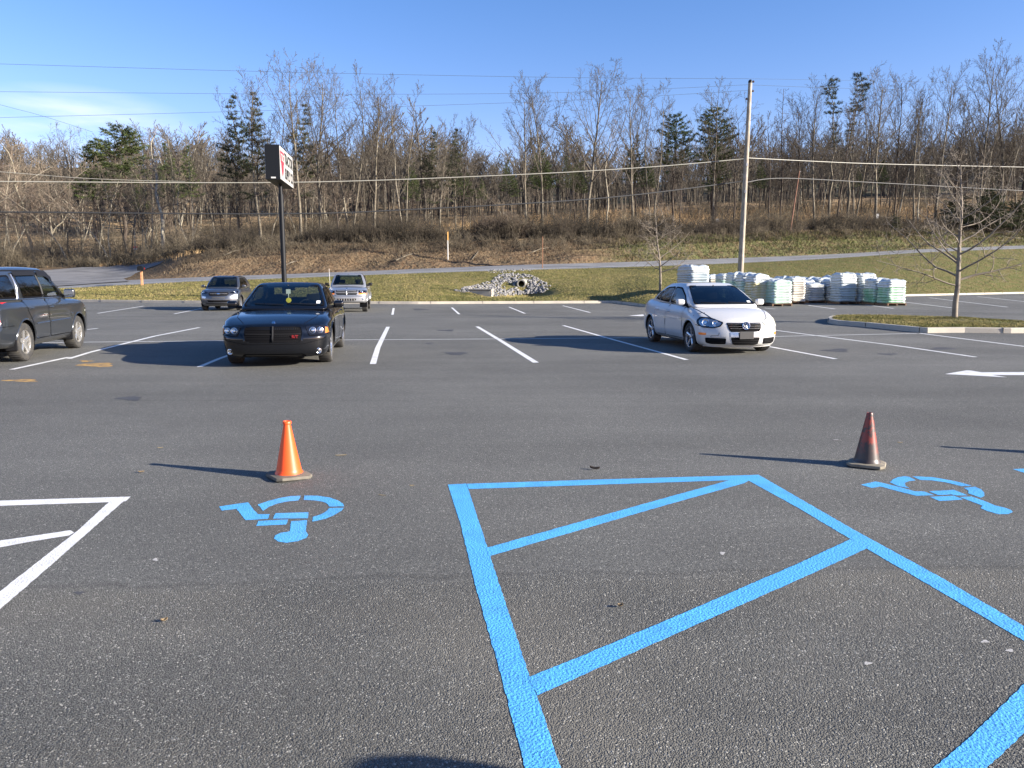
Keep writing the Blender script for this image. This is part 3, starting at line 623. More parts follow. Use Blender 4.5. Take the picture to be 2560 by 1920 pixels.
def rbox(dx, dy, dz, r, nx, ny, nz):
    """rounded box, returns straight coordinates and quads"""
    idx = {}; V = []; F = []
    def vid(i, j, k):
        key = (i, j, k)
        if key not in idx: idx[key] = len(V); V.append((i/nx*2-1, j/ny*2-1, k/nz*2-1))
        return idx[key]
    for i in range(nx):
        for j in range(ny):
            F.append((vid(i, j, 0), vid(i, j+1, 0), vid(i+1, j+1, 0), vid(i+1, j, 0))); F.append((vid(i, j, nz), vid(i+1, j, nz), vid(i+1, j+1, nz), vid(i, j+1, nz)))
    for i in range(nx):
        for k in range(nz):
            F.append((vid(i, 0, k), vid(i+1, 0, k), vid(i+1, 0, k+1), vid(i, 0, k+1))); F.append((vid(i, ny, k), vid(i, ny, k+1), vid(i+1, ny, k+1), vid(i+1, ny, k)))
    for j in range(ny):
        for k in range(nz):
            F.append((vid(0, j, k), vid(0, j, k+1), vid(0, j+1, k+1), vid(0, j+1, k))); F.append((vid(nx, j, k), vid(nx, j+1, k), vid(nx, j+1, k+1), vid(nx, j, k+1)))
    H = np.array([dx, dy, dz])/2; P = np.array(V)*H; q = np.clip(P, -(H-r), H-r); d = P-q; n = np.linalg.norm(d, axis=1); k = n > 1e-9
    P[k] = q[k]+d[k]/n[k][:, None]*r
    return P/H, np.array(F)
def pil(pts, n=2):
    """round the corners of a polygon with a small fixed radius (larger for n = 2)"""
    o = []; m = len(pts)
    for i in range(m):
        a = Vector(pts[i-1]); b = Vector(pts[i]); c = Vector(pts[(i+1) % m]); l1 = (a-b).length; l2 = (c-b).length
        r = min({1: .025, 2: .05}.get(n, .05), l1*.42, l2*.42); p = b+(a-b).normalized()*r; q = b+(c-b).normalized()*r
        for t in (0, .33, .67, 1): o.append(tuple(p*(1-t)**2+b*2*t*(1-t)+q*t*t))
    return o
def offset_poly(pts, d):
    n = len(pts); ar = sum(pts[i][0]*pts[(i+1) % n][1]-pts[(i+1) % n][0]*pts[i][1] for i in range(n)); s = 1 if ar > 0 else -1; o = []
    for i in range(n):
        a = Vector(pts[i-1]); b = Vector(pts[i]); c = Vector(pts[(i+1) % n]); d1 = (b-a).normalized(); d2 = (c-b).normalized(); t = (d1+d2).normalized()
        o.append((b.x+t.y*d*s, b.y-t.x*d*s))
    return o
class Car:
    VIEW = {'L': (lambda a, b: Vector((a, 3, b)), Vector((0, -1, 0))), 'R': (lambda a, b: Vector((a, -3, b)), Vector((0, 1, 0))),
            'F': (lambda a, b: Vector((5, a, b)), Vector((-1, 0, 0))), 'B': (lambda a, b: Vector((-5, a, b)), Vector((1, 0, 0))), 'T': (lambda a, b: Vector((a, b, 5)), Vector((0, 0, -1)))}
    def __init__(s, name, S, **k):
        s.S = S; s.root = empty(name, **k); s.paint = S['paint']; s.build()
    def build(s):
        S = s.S; L, W = S['L'], S['W']; zt = .62
        P, F = rbox(L, W, zt, S.get('r', .10), int(L/.032), int(W/.05), 22)
        u, w, v = P[:, 0], P[:, 1], (P[:, 2]+1)/2
        x = u*L/2
        top = lutS(S['top'], x); bot = lutS(S['bot'], x)
        aw = np.abs(w)
        top = top-S.get('crown', .05)*aw**2.2*np.interp(x, [-L/2, S['cowl'], L/2], [.7, .9, 1.3])
        z = bot+(top-bot)*v
        hw = lutS(S['plan'], x)*W/2*lutS(S['side'], z)
        for xa in S['axles']: hw = hw+S.get('flare', .018)*np.exp(-((x-xa)/.42)**2)*np.exp(-((z-.55)/.28)**2)
        hw = hw+S.get('crease', .006)*np.exp(-((z-S.get('creasez', .78))/.03)**2)
        y = w*hw
        rf = np.clip((u-.62)/.38, 0, 1)**1.6; rb = np.clip((-u-.62)/.38, 0, 1)**1.6
        x = x+(lutS(S['front'], z)-S['bowf']*aw**2.4)*rf-(lutS(S['rear'], z)-S['bowb']*aw**2.4)*rb
        V1 = np.stack([x, y, z], 1); F1 = F
        # remove what a cabin / bed opens
        c = V1[F1].mean(1); vm = v[F1].mean(1); wm = aw[F1].mean(1)
        kill = (vm > .98) & (c[:, 0] < S['cabin'][1]) & (c[:, 0] > S['cabin'][0]) & (wm < .93)
        if 'bed' in S: kill |= (vm > .98) & (c[:, 0] < S['bed'][1]) & (c[:, 0] > S['bed'][0]) & (wm < .93)
        ra = S['arch']; zw = S['rw']
        wd = np.min([np.hypot(c[:, 0]-xa, c[:, 2]-zw) for xa in S['axles']], axis=0)
        inw = (wd < ra) & (np.abs(c[:, 1]) > W/2*.62)
        botk = (vm < .02) & (np.min([np.abs(c[:, 0]-xa) for xa in S['axles']], axis=0) < ra) & (np.abs(c[:, 1]) > W/2*.62)
        kill |= inw | botk
        Fk = F1[~kill]
        # snap arch rim vertices onto the circle
        used = np.zeros(len(V1), bool); used[F1[inw].ravel()] = True; keep = np.zeros(len(V1), bool); keep[Fk.ravel()] = True; rim = used & keep & (np.abs(V1[:, 1]) > W/2*.8)
        for xa in S['axles']:
            k = rim & (np.abs(V1[:, 0]-xa) < ra*1.4); dx = V1[k, 0]-xa; dz = V1[k, 2]-zw; d = np.hypot(dx, dz); sc = np.where(d > 0, ra/np.maximum(d, .01), 1)
            V1[k, 0] = xa+dx*sc; V1[k, 2] = zw+dz*sc
        # greenhouse
        gz0, gz1 = S['gz']; GW = S['ghw']
        P2, F2 = rbox(2.6, 1.5, gz1-gz0, S.get('gr', .085), 74, 36, 22)
        u2, w2, v2 = P2[:, 0], P2[:, 1], (P2[:, 2]+1)/2
        xf = lutS(S['gf'], v2); xr = lutS(S['gb'], v2)
        X = xr+(xf-xr)*(u2+1)/2
        hw2 = lutS(GW, v2)*(1-S.get('gtaper', .06)*np.abs((u2+1)/2-.55)**2*4*.5)
        Y = w2*hw2
        Z = gz0+(gz1-gz0)*v2-v2*(S.get('arc', .05)*np.abs((X-S.get('apex', -.2))/1.4)**2+.022*np.abs(w2)**2.5)
        bow = S.get('gbow', (.10, .08)); X = X+bow[0]*(1-np.abs(w2)**2)*np.clip(u2, 0, 1)**4*(1-.5*v2)-bow[1]*(1-np.abs(w2)**2)*np.clip(-u2, 0, 1)**4*(1-.5*v2)
        V2 = np.stack([X, Y, Z], 1)
        s.V = np.concatenate([V1, V2]); Fall = np.concatenate([Fk, F2+len(V1)])
        s.bvh = BVHTree.FromPolygons([tuple(p) for p in s.V], [tuple(f) for f in np.concatenate([F1, F2+len(V1)])])
        cc = s.V[Fall].mean(1); e1 = s.V[Fall[:, 2]]-s.V[Fall[:, 0]]; e2 = s.V[Fall[:, 3]]-s.V[Fall[:, 1]]; nn = np.cross(e1, e2); nn /= np.linalg.norm(nn, axis=1)[:, None]+1e-9
        isg = np.arange(len(Fall)) >= len(Fk); kill = np.zeros(len(Fall), bool)
        def inpoly(px, py, poly):
            r = np.zeros(len(px), bool); n = len(poly)
            for i in range(n):
                x1, y1 = poly[i]; x2, y2 = poly[(i+1) % n]
                cnd = ((y1 > py) != (y2 > py)) & (px < (x2-x1)*(py-y1)/((y2-y1)+1e-12)+x1); r ^= cnd
            return r
        for key, pol, _, _ in S['glass']:
            pp = offset_poly(pil(pol, 2), -.028)
            if key in 'LR': sd_ = 1 if key == 'L' else -1; kill |= isg & (nn[:, 1]*sd_ > .4) & inpoly(cc[:, 0], cc[:, 2], pp)
            elif key == 'F': kill |= isg & (nn[:, 0] > .15) & (cc[:, 0] > -.2) & inpoly(cc[:, 1], cc[:, 2], pp)
            elif key == 'B': kill |= isg & (nn[:, 0] < -.15) & inpoly(cc[:, 1], cc[:, 2], pp)
        kill |= isg & (v2[F2].mean(1).tolist()+[0]*0 if False else np.concatenate([np.zeros(len(Fk), bool), v2[F2].mean(1) < .01]))
        Fb = Fall[~kill]
        me = mesh_np('body', s.V, Fb, True); bm = bmesh.new(); bm.from_mesh(me); bmesh.ops.delete(bm, geom=[v for v in bm.verts if not v.link_faces], context='VERTS'); bm.to_mesh(me); bm.free()
        s.body = obj('body', me, s.paint, s.root)
        # wheel arch liners and lips, floor
        mb = MB()
        for xa in S['axles']:
            for sd_ in (1, -1):
                arcs = []
                for yy in (W/2*.60, W/2*.985):
                    arcs.append([mb.bm.verts.new((xa+ra*1.0*math.cos(a), sd_*min(yy, W/2*lutS(S['plan'], np.array([xa]))[0]-.03), zw+ra*1.0*math.sin(a))) for a in np.linspace(-.35, math.pi+.35, 22)])
                for k in range(21): mb.bm.faces.new((arcs[0][k], arcs[0][k+1], arcs[1][k+1], arcs[1][k]))
                mb.bm.faces.new(arcs[0])
        mb.box(((S['cabin'][0]+S['cabin'][1])/2, 0, S['bot'][len(S['bot'])//2][1]+.03), (S['axles'][0]-S['axles'][1]-2*ra, W*.86, .05))
        mb.box((0, 0, S['bot'][len(S['bot'])//2][1]+.05), (L*.86, W*.50, .06))
        mb.obj('underbody', M['seal'], s.root)
        for xa in S['axles']:
            for sd_, vw in ((1, 'L'), (-1, 'R')):
                pts = []; lip = MB()
                for a in np.linspace(-.25, math.pi+.25, 30):
                    p = s.hit(vw, xa+(ra+.012)*math.cos(a), zw+(ra+.012)*math.sin(a))
                    if p and p[0].z > S['bot'][len(S['bot'])//2][1]-.02: pts.append(p[0]-Vector((0, sd_*.004, 0)))
                if len(pts) > 3: lip.tube(pts, S.get('lip', .014), 6); lip.obj('wheel_arch', S.get('lipm', s.paint), s.root, smooth=True)
        for key, pol, mat, nm in S['glass']:
            pp = pil(pol, 2)
            g = s.decal(nm, key, pp, M[mat], .008, step=.09)
            s.frame('window_seal', key, pp, .024, M['seal'], .011, g)
        s.wheels(); s.interior()
    def hit(s, view, a, b):
        o, d = s.VIEW[view][0](a, b), s.VIEW[view][1]; h = s.bvh.ray_cast(o, d)
        return (h[0], h[1] if h[1].dot(d) < 0 else -h[1]) if h[0] is not None else None
    def place(s, view, a, b, off):
        h = s.hit(view, a, b)
        if h is None:
            o = s.VIEW[view][0](a, b); q = s.bvh.find_nearest(o+s.VIEW[view][1]*(3 if view in 'LR' else 2.6)); return q[0]+s.VIEW[view][1]*-off
        return h[0]+h[1]*off
    def decal(s, name, view, pts, mat, off=.004, parent=None, step=.07, thick=0, **k):
        mb = MB(); bm = mb.bm; bm.faces.new([bm.verts.new((a, b, 0)) for a, b in pts])
        xs = [a for a, _ in pts]; ys = [b for _, b in pts]
        for ax, lo_, hi_ in ((0, min(xs), max(xs)), (1, min(ys), max(ys))):
            n = int((hi_-lo_)/step)+1
            for i in range(1, n):
                t = lo_+(hi_-lo_)*i/n
                bmesh.ops.bisect_plane(bm, geom=bm.verts[:]+bm.edges[:]+bm.faces[:], plane_co=Vector((t, t, 0)), plane_no=Vector((1, 0, 0) if ax == 0 else (0, 1, 0)))
        bmesh.ops.triangulate(bm, faces=[f for f in bm.faces if len(f.verts) > 4])
        for v in bm.verts: v.co = s.place(view, v.co.x, v.co.y, off)
        out = -s.VIEW[view][1]
        for f in bm.faces:
            f.normal_update()
            if f.normal.dot(out) < 0: f.normal_flip()
            f.smooth = True
        me = bpy.data.meshes.new(name); bm.to_mesh(me); bm.free()
        return obj(name, me, mat, parent or s.root, **k)
    def frame(s, name, view, pts, w, mat, off, parent=None, **k):
        mb = MB(); a = [mb.bm.verts.new(s.place(view, *p, off)) for p in offset_poly(pts, .004)]; b = [mb.bm.verts.new(s.place(view, *p, off)) for p in offset_poly(pts, -w)]
        n = len(a); out = -s.VIEW[view][1]
        for i in range(n):
            f = mb.bm.faces.new((a[i], a[(i+1) % n], b[(i+1) % n], b[i])); f.smooth = True; f.normal_update()
            if f.normal.dot(out) < 0: f.normal_flip()
        me = bpy.data.meshes.new(name); mb.bm.to_mesh(me); mb.bm.free(); return obj(name, me, mat, parent or s.root, **k)
    def ribbon(s, name, view, pts, r, mat, off=.0, parent=None, n=5, dens=.06, **k):
        P = []
        for (a, b), (c, d) in zip(pts, pts[1:]):
            m = max(1, int(math.hypot(c-a, d-b)/dens))
            P += [s.place(view, a+(c-a)*i/m, b+(d-b)*i/m, off) for i in range(m)]
        P.append(s.place(view, *pts[-1], off)); mb = MB(); mb.tube(P, r, n); return mb.obj(name, mat, parent or s.root, smooth=True, **k)
    def door(s, view, pts, handle=None, **k):
        pp = pil(pts, 2)
        d = s.decal('door', view, pp, s.paint, .006, step=.06, **k)
        s.frame('door_gap', view, offset_poly(pp, .008), .011, M['seal'], .0035, d)
        if handle:
            a, b = handle; q = s.place(view, a, b, .03); sg = 1 if view == 'L' else -1; mb = MB()
            mb.tube([q+Vector((-.10, -sg*.02, 0)), q+Vector((-.07, 0, .004)), q+Vector((.07, 0, .004)), q+Vector((.10, -sg*.02, 0))], [.010, .014, .014, .010], 8)
            mb.obj('handle', s.S.get('handle_m', s.paint), d, smooth=True)
        return d
    def wheels(s):
        S = s.S; r = S['rw']; tw = S.get('tw', .215); rr = S['rim']
        def wheel(xa, sd_, steer=0):
            w = empty('wheel', (xa, sd_*(S['track']/2), r)); w.parent = s.root
            w.rotation_euler = (0, 0, (0 if sd_ > 0 else math.pi)+steer)
            Mx = Matrix.Rotation(-math.pi/2, 4, 'X')          # lathe z -> +y (outwards)
            h = tw/2; prof = [(rr*.99, -h*.80), (rr+.02, -h*.92), (r-.045, -h), (r-.015, -h*.93), (r, -h*.72), (r, h*.72), (r-.015, h*.93), (r-.045, h), (rr+.02, h*.94), (rr*.99, h*.80)]
            ty = MB(); ty.lathe(prof, 80, Mx, close=True)
            for v in ty.bm.verts:                             # tread lugs across the running surface
                rad = math.hypot(v.co.x, v.co.z); an = math.atan2(v.co.z, v.co.x)
                if rad > r-.02 and int(round(an/(2*math.pi/80))) % 2: v.co.x *= (rad-.009)/rad; v.co.z *= (rad-.009)/rad
            ty.obj('tyre', M['tyre'], w, smooth=True, ang=R(30))
            b = MB(); b.lathe([(rr, h*.78), (rr*1.0, h*.86), (rr*.955, h*.84), (rr*.93, h*.5), (rr*.90, -h*.6)], 44, Mx)
            for f in list(b.bm.faces):
                if len(f.verts) > 6: b.bm.faces.remove(f)
            ns = S['spokes']; am = M[S.get('alloy', 'alloy')]; d0 = S.get('dish', .55)
            for k_ in range(ns):
                for da in S.get('pair', (0,)):
                    a = 2*math.pi*k_/ns+.3; c_, s_ = math.cos(a), math.sin(a); ta = Vector((-s_, 0, c_)); ra_ = Vector((c_, 0, s_))
                    w0, w1 = S['spw']
                    p0 = ra_*rr*.16+ta*da*.4; p1 = ra_*rr*.93+ta*da*1.6; hy = Vector((0, 1, 0))
                    y0, y1 = h*d0, h*.80
                    V_ = []
                    for p, ww, yy, th in ((p0, w0, y0, .04), ((p0+p1)/2, (w0*.5+w1*.5)*.9, (y0+y1)/2, .034), (p1, w1, y1, .03)):
                        V_.append([b.bm.verts.new(p+ta*q*ww/2+hy*(yy+dy)) for q, dy in ((-1, -th), (-1, -.012), (-.45, 0), (.45, 0), (1, -.012), (1, -th))])
                    for A_, B_ in zip(V_, V_[1:]):
                        for i in range(6): b.bm.faces.new((A_[i], A_[(i+1) % 6], B_[(i+1) % 6], B_[i]))
            b.lathe([(rr*.24, h*d0-.03), (rr*.22, h*d0+.006), (rr*.12, h*d0+.012), (.0001, h*d0+.014)], 20, Mx)
            b.obj('rim', am, w, smooth=True)
            MB().lathe([(rr*.62, h*.0), (rr*.62, h*.1), (rr*.2, h*.12), (.0001, h*.12)], 24, Mx).obj('brake_disc', M['brake'], w)
            MB().lathe([(rr*.92, -h*.5), (.0001, -h*.5)], 24, Mx).obj('wheel_back', M['seal'], w)
        for i, xa in enumerate(S['axles']):
            for sd_ in (1, -1): wheel(xa, sd_, S.get('steer', 0) if i == 0 else 0)
    def interior(s):
        S = s.S; x0, x1 = S['cabin']; zb = S.get('seatz', .42); sm = M[S.get('seat', 'seatm')]
        mb = MB(); mb.box((S['cowl']-.32, 0, S['gz'][0]-.02), (.42, S['W']*.78, .16), bev=.05); mb.box((S['cowl']-.34, S['W']*.2, S['gz'][0]+.07), (.26, .36, .07), bev=.03)
        mb.obj('dashboard', M['dark'], s.root, smooth=True)
        sw = MB(); c = Vector((S['cowl']-.60, S['W']*.2, S['gz'][0]+.02)); T = Matrix.Translation(c) @ Matrix.Rotation(R(-65), 4, 'Y')
        pts = [T @ Vector((.18*math.cos(a), .18*math.sin(a), 0)) for a in np.linspace(0, 2*math.pi, 25)]
        sw.tube(pts, .014, 6, cap=False); sw.tube([T @ Vector((-.17, 0, 0)), T @ Vector((.17, 0, 0))], .02, 6); sw.tube([T @ Vector((0, -.17, 0)), T @ Vector((0, .17, 0))], .02, 6)
        sw.obj('steering_wheel', M['dark'], s.root, smooth=True)
        for xs_ in S.get('seatrows', (S['cowl']-1.25, S['cowl']-2.1)):
            for sd_ in (1, -1):
                b = MB(); T = Matrix.Translation((xs_, sd_*S['W']*.20, zb)); b.box((0, 0, 0), (.5, .46, .16), M=T, bev=.05)
                T2 = T @ Matrix.Translation((-.28, 0, .33)) @ Matrix.Rotation(R(-14), 4, 'Y'); b.box((0, 0, 0), (.14, .46, .58), M=T2, bev=.05)
                T3 = T @ Matrix.Translation((-.37, 0, .72)) @ Matrix.Rotation(R(-10), 4, 'Y'); b.box((0, 0, 0), (.10, .27, .17), M=T3, bev=.04)
                b.obj('seat', sm, s.root, smooth=True)
        p = at
        rm = MB(); zz = S['gz'][1]-.13; xm = float(lutS(S['gf'], np.array([.82]))[0])-.10
        rm.box((xm, 0, zz), (.03, .24, .07), bev=.02); rm.tube([(xm, 0, zz), (xm+.10, 0, zz+.07)], .012, 6); rm.obj('rear_view_mirror', M['dark'], s.root)
    def mirror(s, x, z, mat, size=(.11, .20, .14), arm=.10, y=None):
        for sd_, vw in ((1, 'L'), (-1, 'R')):
            q = s.hit(vw, x, z); yy = (abs(q[0].y) if q else s.S['W']*.42)
            P, F = rbox(size[0], size[1], size[2], .053, 10, 14, 10); V = P*np.array(size)/2
            V[:, 0] *= 1-.25*(V[:, 1]/size[1]*2*sd_)*.5; c = Vector((x, sd_*(yy+arm+size[1]/2), z+.04))
            V = V+np.array(c); o = obj('side_mirror', mesh_np('side_mirror', V, F, True), mat, s.root)
            mb = MB(); mb.tube([(x, sd_*(yy-.01), z-.02), (x, sd_*(yy+arm+.04), z-.005)], [.035, .025], 8); mb.obj('mirror_arm', M['trim'], o, smooth=True)
            mb = MB(); xb = x-size[0]/2-.003; dy, dz = size[1]/2*.82, size[2]/2*.78
            mb.poly([c+Vector((-size[0]/2-.004, a*dy, b*dz)) for a, b in ((-1, -.7), (-.7, -1), (.7, -1), (1, -.7), (1, .7), (.7, 1), (-.7, 1), (-1, .7))]); mb.obj('mirror_glass', M['chrome'], o)
    def disc(s, view, a, b, r, mat, off=.01, name='lamp_bowl', parent=None, bowl=True, ry=None, n=20):
        """round lamp bowl lying on the surface"""
        mb = MB(); rings = []; ry = ry or r; out = -s.VIEW[view][1]; h = s.hit(view, a, b)
        c = s.place(view, a, b, off); nn = out if h is None else (h[1]+out*1.2).normalized()
        ax = Vector((0, 0, 1)); e1 = ax.cross(nn).normalized(); e2 = nn.cross(e1)
        prof = ((1, 0), (1.0, .010), (.86, .012), (.80, .0), (.45, -.01), (.42, .004), (.0, .008)) if bowl else ((1, -.004), (1, .006), (.9, .008), (0, .008))
        for f, d in prof:
            if f == 0: rings.append([mb.bm.verts.new(c+nn*d)])
            else: rings.append([mb.bm.verts.new(c+nn*d+e1*r*f*math.cos(t)+e2*ry*f*math.sin(t)) for t in np.linspace(0, 2*math.pi, n, endpoint=False)])
        for A_, B_ in zip(rings, rings[1:]):
            for i in range(n):
                if len(B_) == 1: mb.bm.faces.new((A_[i], A_[(i+1) % n], B_[0]))
                else: mb.bm.faces.new((A_[i], A_[(i+1) % n], B_[(i+1) % n], B_[i]))
        return mb.obj(name, mat, parent or s.root, smooth=True)
def mir(pts): return [(-a, b) for a, b in pts]
def two(f):
    f(1); f(-1)
def text_mesh(txt, size, bold=.0, ext=.0, sx=1.0):
    cu = bpy.data.curves.new('t', 'FONT'); cu.body = txt; cu.size = size; cu.offset = bold; cu.extrude = ext; cu.align_x = 'CENTER'; cu.align_y = 'CENTER'; cu.resolution_u = 3
    o = bpy.data.objects.new('t', cu); COL.objects.link(o); bpy.context.view_layer.update()
    me = bpy.data.meshes.new_from_object(o.evaluated_get(bpy.context.evaluated_depsgraph_get())); bpy.data.objects.remove(o); bpy.data.curves.remove(cu)
    for v in me.vertices: v.co.x *= sx
    me.materials.clear(); return me

def heading(xr, yr): return math.atan2(yr, xr)
STALL = math.atan2(-1, .145)                              # cars facing the camera, along the stall lines
# ---------------------------------------------------------------- black sedan
def black_sedan():
    pm = paint('black car paint', (.003, .0035, .005), 0, .25, dust=.0, spec=.15)
    S = dict(paint=pm, L=5.06, W=1.89, axles=(1.56, -1.49), rw=.355, arch=.405, rim=.262, track=1.62, tw=.235, spokes=5, spw=(.075, .115), alloy='alloy', dish=.5,
        top=[(-2.53, .99), (-2.2, 1.07), (-1.6, 1.09), (0, 1.02), (.95, .985), (1.5, .945), (2.1, .87), (2.4, .79), (2.53, .74)],
        bot=[(-2.53, .34), (-2.1, .24), (-1.0, .19), (0, .19), (1.1, .19), (2.1, .17), (2.53, .19)],
        plan=[(-2.53, .86), (-2.2, .95), (-1.4, 1.0), (0, .985), (1.5, 1.0), (2.15, .97), (2.4, .93), (2.53, .88)],
        side=[(.15, .93), (.3, .975), (.55, 1.0), (.8, .985), (.95, .955), (1.1, .90)],
        front=[(.15, -.10), (.22, -.03), (.40, .0), (.52, .0), (.60, -.045), (.74, -.06), (.80, -.10), (.95, -.2)], rear=[(.2, -.06), (.5, 0), (.85, -.03), (1.1, -.1)],
        bowf=.20, bowb=.14, cowl=1.02, cabin=(-1.55, .95), crown=.045, flare=.035, crease=.010, creasez=.80,
        gz=(.96, 1.485), ghw=[(0, .86), (.5, .76), (1, .63)], gf=[(0, 1.12), (.5, .66), (.85, .30), (1, .12)], gb=[(0, -1.92), (.4, -1.55), (.8, -1.12), (1, -.92)], arc=.05, apex=-.35, gtaper=.10,
        glass=[('F', [(-.765, 1.035), (.765, 1.035), (.59, 1.415), (-.59, 1.415)], 'glass', 'windshield'), ('B', [(-.66, 1.10), (.66, 1.10), (.50, 1.40), (-.50, 1.40)], 'glass', 'rear_window')]
        +[(k_, [(.78, 1.04), (-.18, 1.06), (-.18, 1.375), (.22, 1.36), (.60, 1.18)], 'tint', 'side_window') for k_ in 'LR']+[(k_, [(-.26, 1.06), (-1.22, 1.11), (-1.05, 1.30), (-.80, 1.365), (-.26, 1.378)], 'tint', 'side_window') for k_ in 'LR'])
    q = (gp(700*K, 783*K)+gp(498*K, 784*K))/2; h = STALL; f = Vector((math.cos(h), math.sin(h), 0))
    c = Car('parked_car', S, loc=q-f*1.50+Vector((.06, .12, 0)), rz=h, label='black four-door sedan with a cross-bar grille facing the camera', cat='car')
    # grille recess with cross bars
    g = c.decal('grille', 'F', pil([(-.47, .72), (.47, .72), (.50, .62), (.47, .455), (-.47, .455), (-.50, .62)], 2), M['seal'], .006)
    for yy in (.665, .625, .545, .505): c.ribbon('grille_bar', 'F', [(-.44, yy), (.44, yy)], .004, M['seal'], .008, g)
    c.ribbon('grille_bar', 'F', [(-.47, .590), (.47, .590)], .012, M['trim'], .016, g); c.ribbon('grille_bar', 'F', [(0, .455), (0, .72)], .018, M['trim'], .016, g)
    c.frame('grille_frame', 'F', pil([(-.49, .735), (.49, .735), (.52, .62), (.49, .445), (-.49, .445), (-.52, .62)], 2), .026, pm, .014, g)
    for k_ in range(11):
        for z0, z1 in ((.47, .57), (.61, .70)): c.ribbon('grille_slat', 'F', [(.04+k_*.038, z0), (.04+k_*.038, z1)], .0035, M['trim'], .005, g)
    rt = text_mesh('R/T', .075, .002, .003); rt.transform(Matrix.Shear('XY', 4, (.25, 0)) if False else Matrix.Identity(4))
    p = c.place('F', .375, .535, .03); o = obj('badge', rt, M['redmark'], g, label='red letters badge'); o.matrix_local = Matrix.Translation(p) @ Matrix(((0, 0, 1, 0), (1, 0, 0, 0), (0, 1, 0, 0), (0, 0, 0, 1)))
    c.disc('F', 0, .785, .028, M['chrome'], .006, 'hood_badge', bowl=False, ry=.034)
    def lamp(s):
        pts = [(s*.545, .715), (s*.60, .585), (s*.62, .555), (s*.90, .565), (s*.925, .60), (s*.905, .705), (s*.88, .735)]
        l = c.decal('headlight', 'F', pil(pts, 1), M['seal'], .007, step=.05)
        c.disc('F', s*.665, .652, .058, M['reflect'], .012, 'lamp_bowl', l); c.disc('F', s*.785, .650, .055, M['reflect'], .012, 'lamp_bowl', l)
        c.decal('turn_lens', 'F', [(s*.865, .59), (s*.915, .60), (s*.90, .69), (s*.865, .70)], M['amber'], .012, l, step=.03)
        c.decal('lamp_lens', 'F', pil(pts, 1), M['lens'], .026, l, step=.05)
        c.disc('F', s*.76, .285, .052, M['reflect'], .003, 'fog_light')
        c.ribbon('bumper_strake', 'F', [(s*.80, .235), (s*.62, .195), (s*.4, .19)], .007, pm, .004)
    two(lamp)
    c.decal('lower_intake', 'F', pil([(-.5, .245), (.5, .245), (.56, .20), (-.56, .20)], 1), M['seal'], .005)
    c.ribbon('bumper_line', 'F', [(-.88, .50), (-.5, .42), (.5, .42), (.88, .50)], .006, M['seal'], .001)
    for vw in 'LR':
        c.door(vw, [(.98, .30), (.94, .70), (.86, .985), (-.18, .995), (-.24, .70), (-.22, .30)], (-.02, .86)); c.door(vw, [(-.26, .30), (-.28, .70), (-.22, .995), (-1.10, .99), (-1.10, .78), (-1.02, .62), (-.92, .30)], (-.98, .87))
        c.ribbon('sill_trim', vw, [(1.1, .235), (-.95, .235)], .018, pm, .004)
        c.ribbon('mirror_mount', vw, [(.80, 1.03), (.70, 1.04)], .02, M['trim'], .004)
    for s_ in (1, -1): c.ribbon('hood_gap', 'T', [(2.30, s_*.52), (1.9, s_*.70), (1.2, s_*.76), (1.0, s_*.77)], .004, M['seal'], .001)
    c.ribbon('wiper', 'F', [(.62, 1.045), (.05, 1.07)], .008, M['trim'], .02); c.ribbon('wiper', 'F', [(.0, 1.045), (-.55, 1.065)], .008, M['trim'], .02)
    c.mirror(.74, 1.02, pm)
    # things hanging behind the windshield
    mb = MB(); xm = .36; mb.box((xm, .0, 1.30), (.01, .085, .09)); mb.tube([(xm, 0, 1.26), (xm, 0, 1.17)], .006, 5); mb.obj('parking_tag', M['white'], c.root)
    mb = MB(); Mx = Matrix.Translation((xm, 0, 1.125)) @ Matrix.Rotation(R(90), 4, 'Y'); mb.lathe([(.0001, -.008), (.05, -.006), (.052, 0), (.05, .006), (.0001, .008)], 18, Mx); mb.obj('air_freshener', M['yellow'], c.root)
    c.decal('inspection_sticker', 'F', [(.60, 1.07), (.67, 1.07), (.67, 1.12), (.60, 1.12)], M['white'], .012)
    for k_ in 'LR': c.decal('tail_light', 'B', [(.5*(1 if k_ == 'L' else -1), .80), (.86*(1 if k_ == 'L' else -1), .80), (.84*(1 if k_ == 'L' else -1), .95), (.5*(1 if k_ == 'L' else -1), .95)], M['red'], .006)
    return c
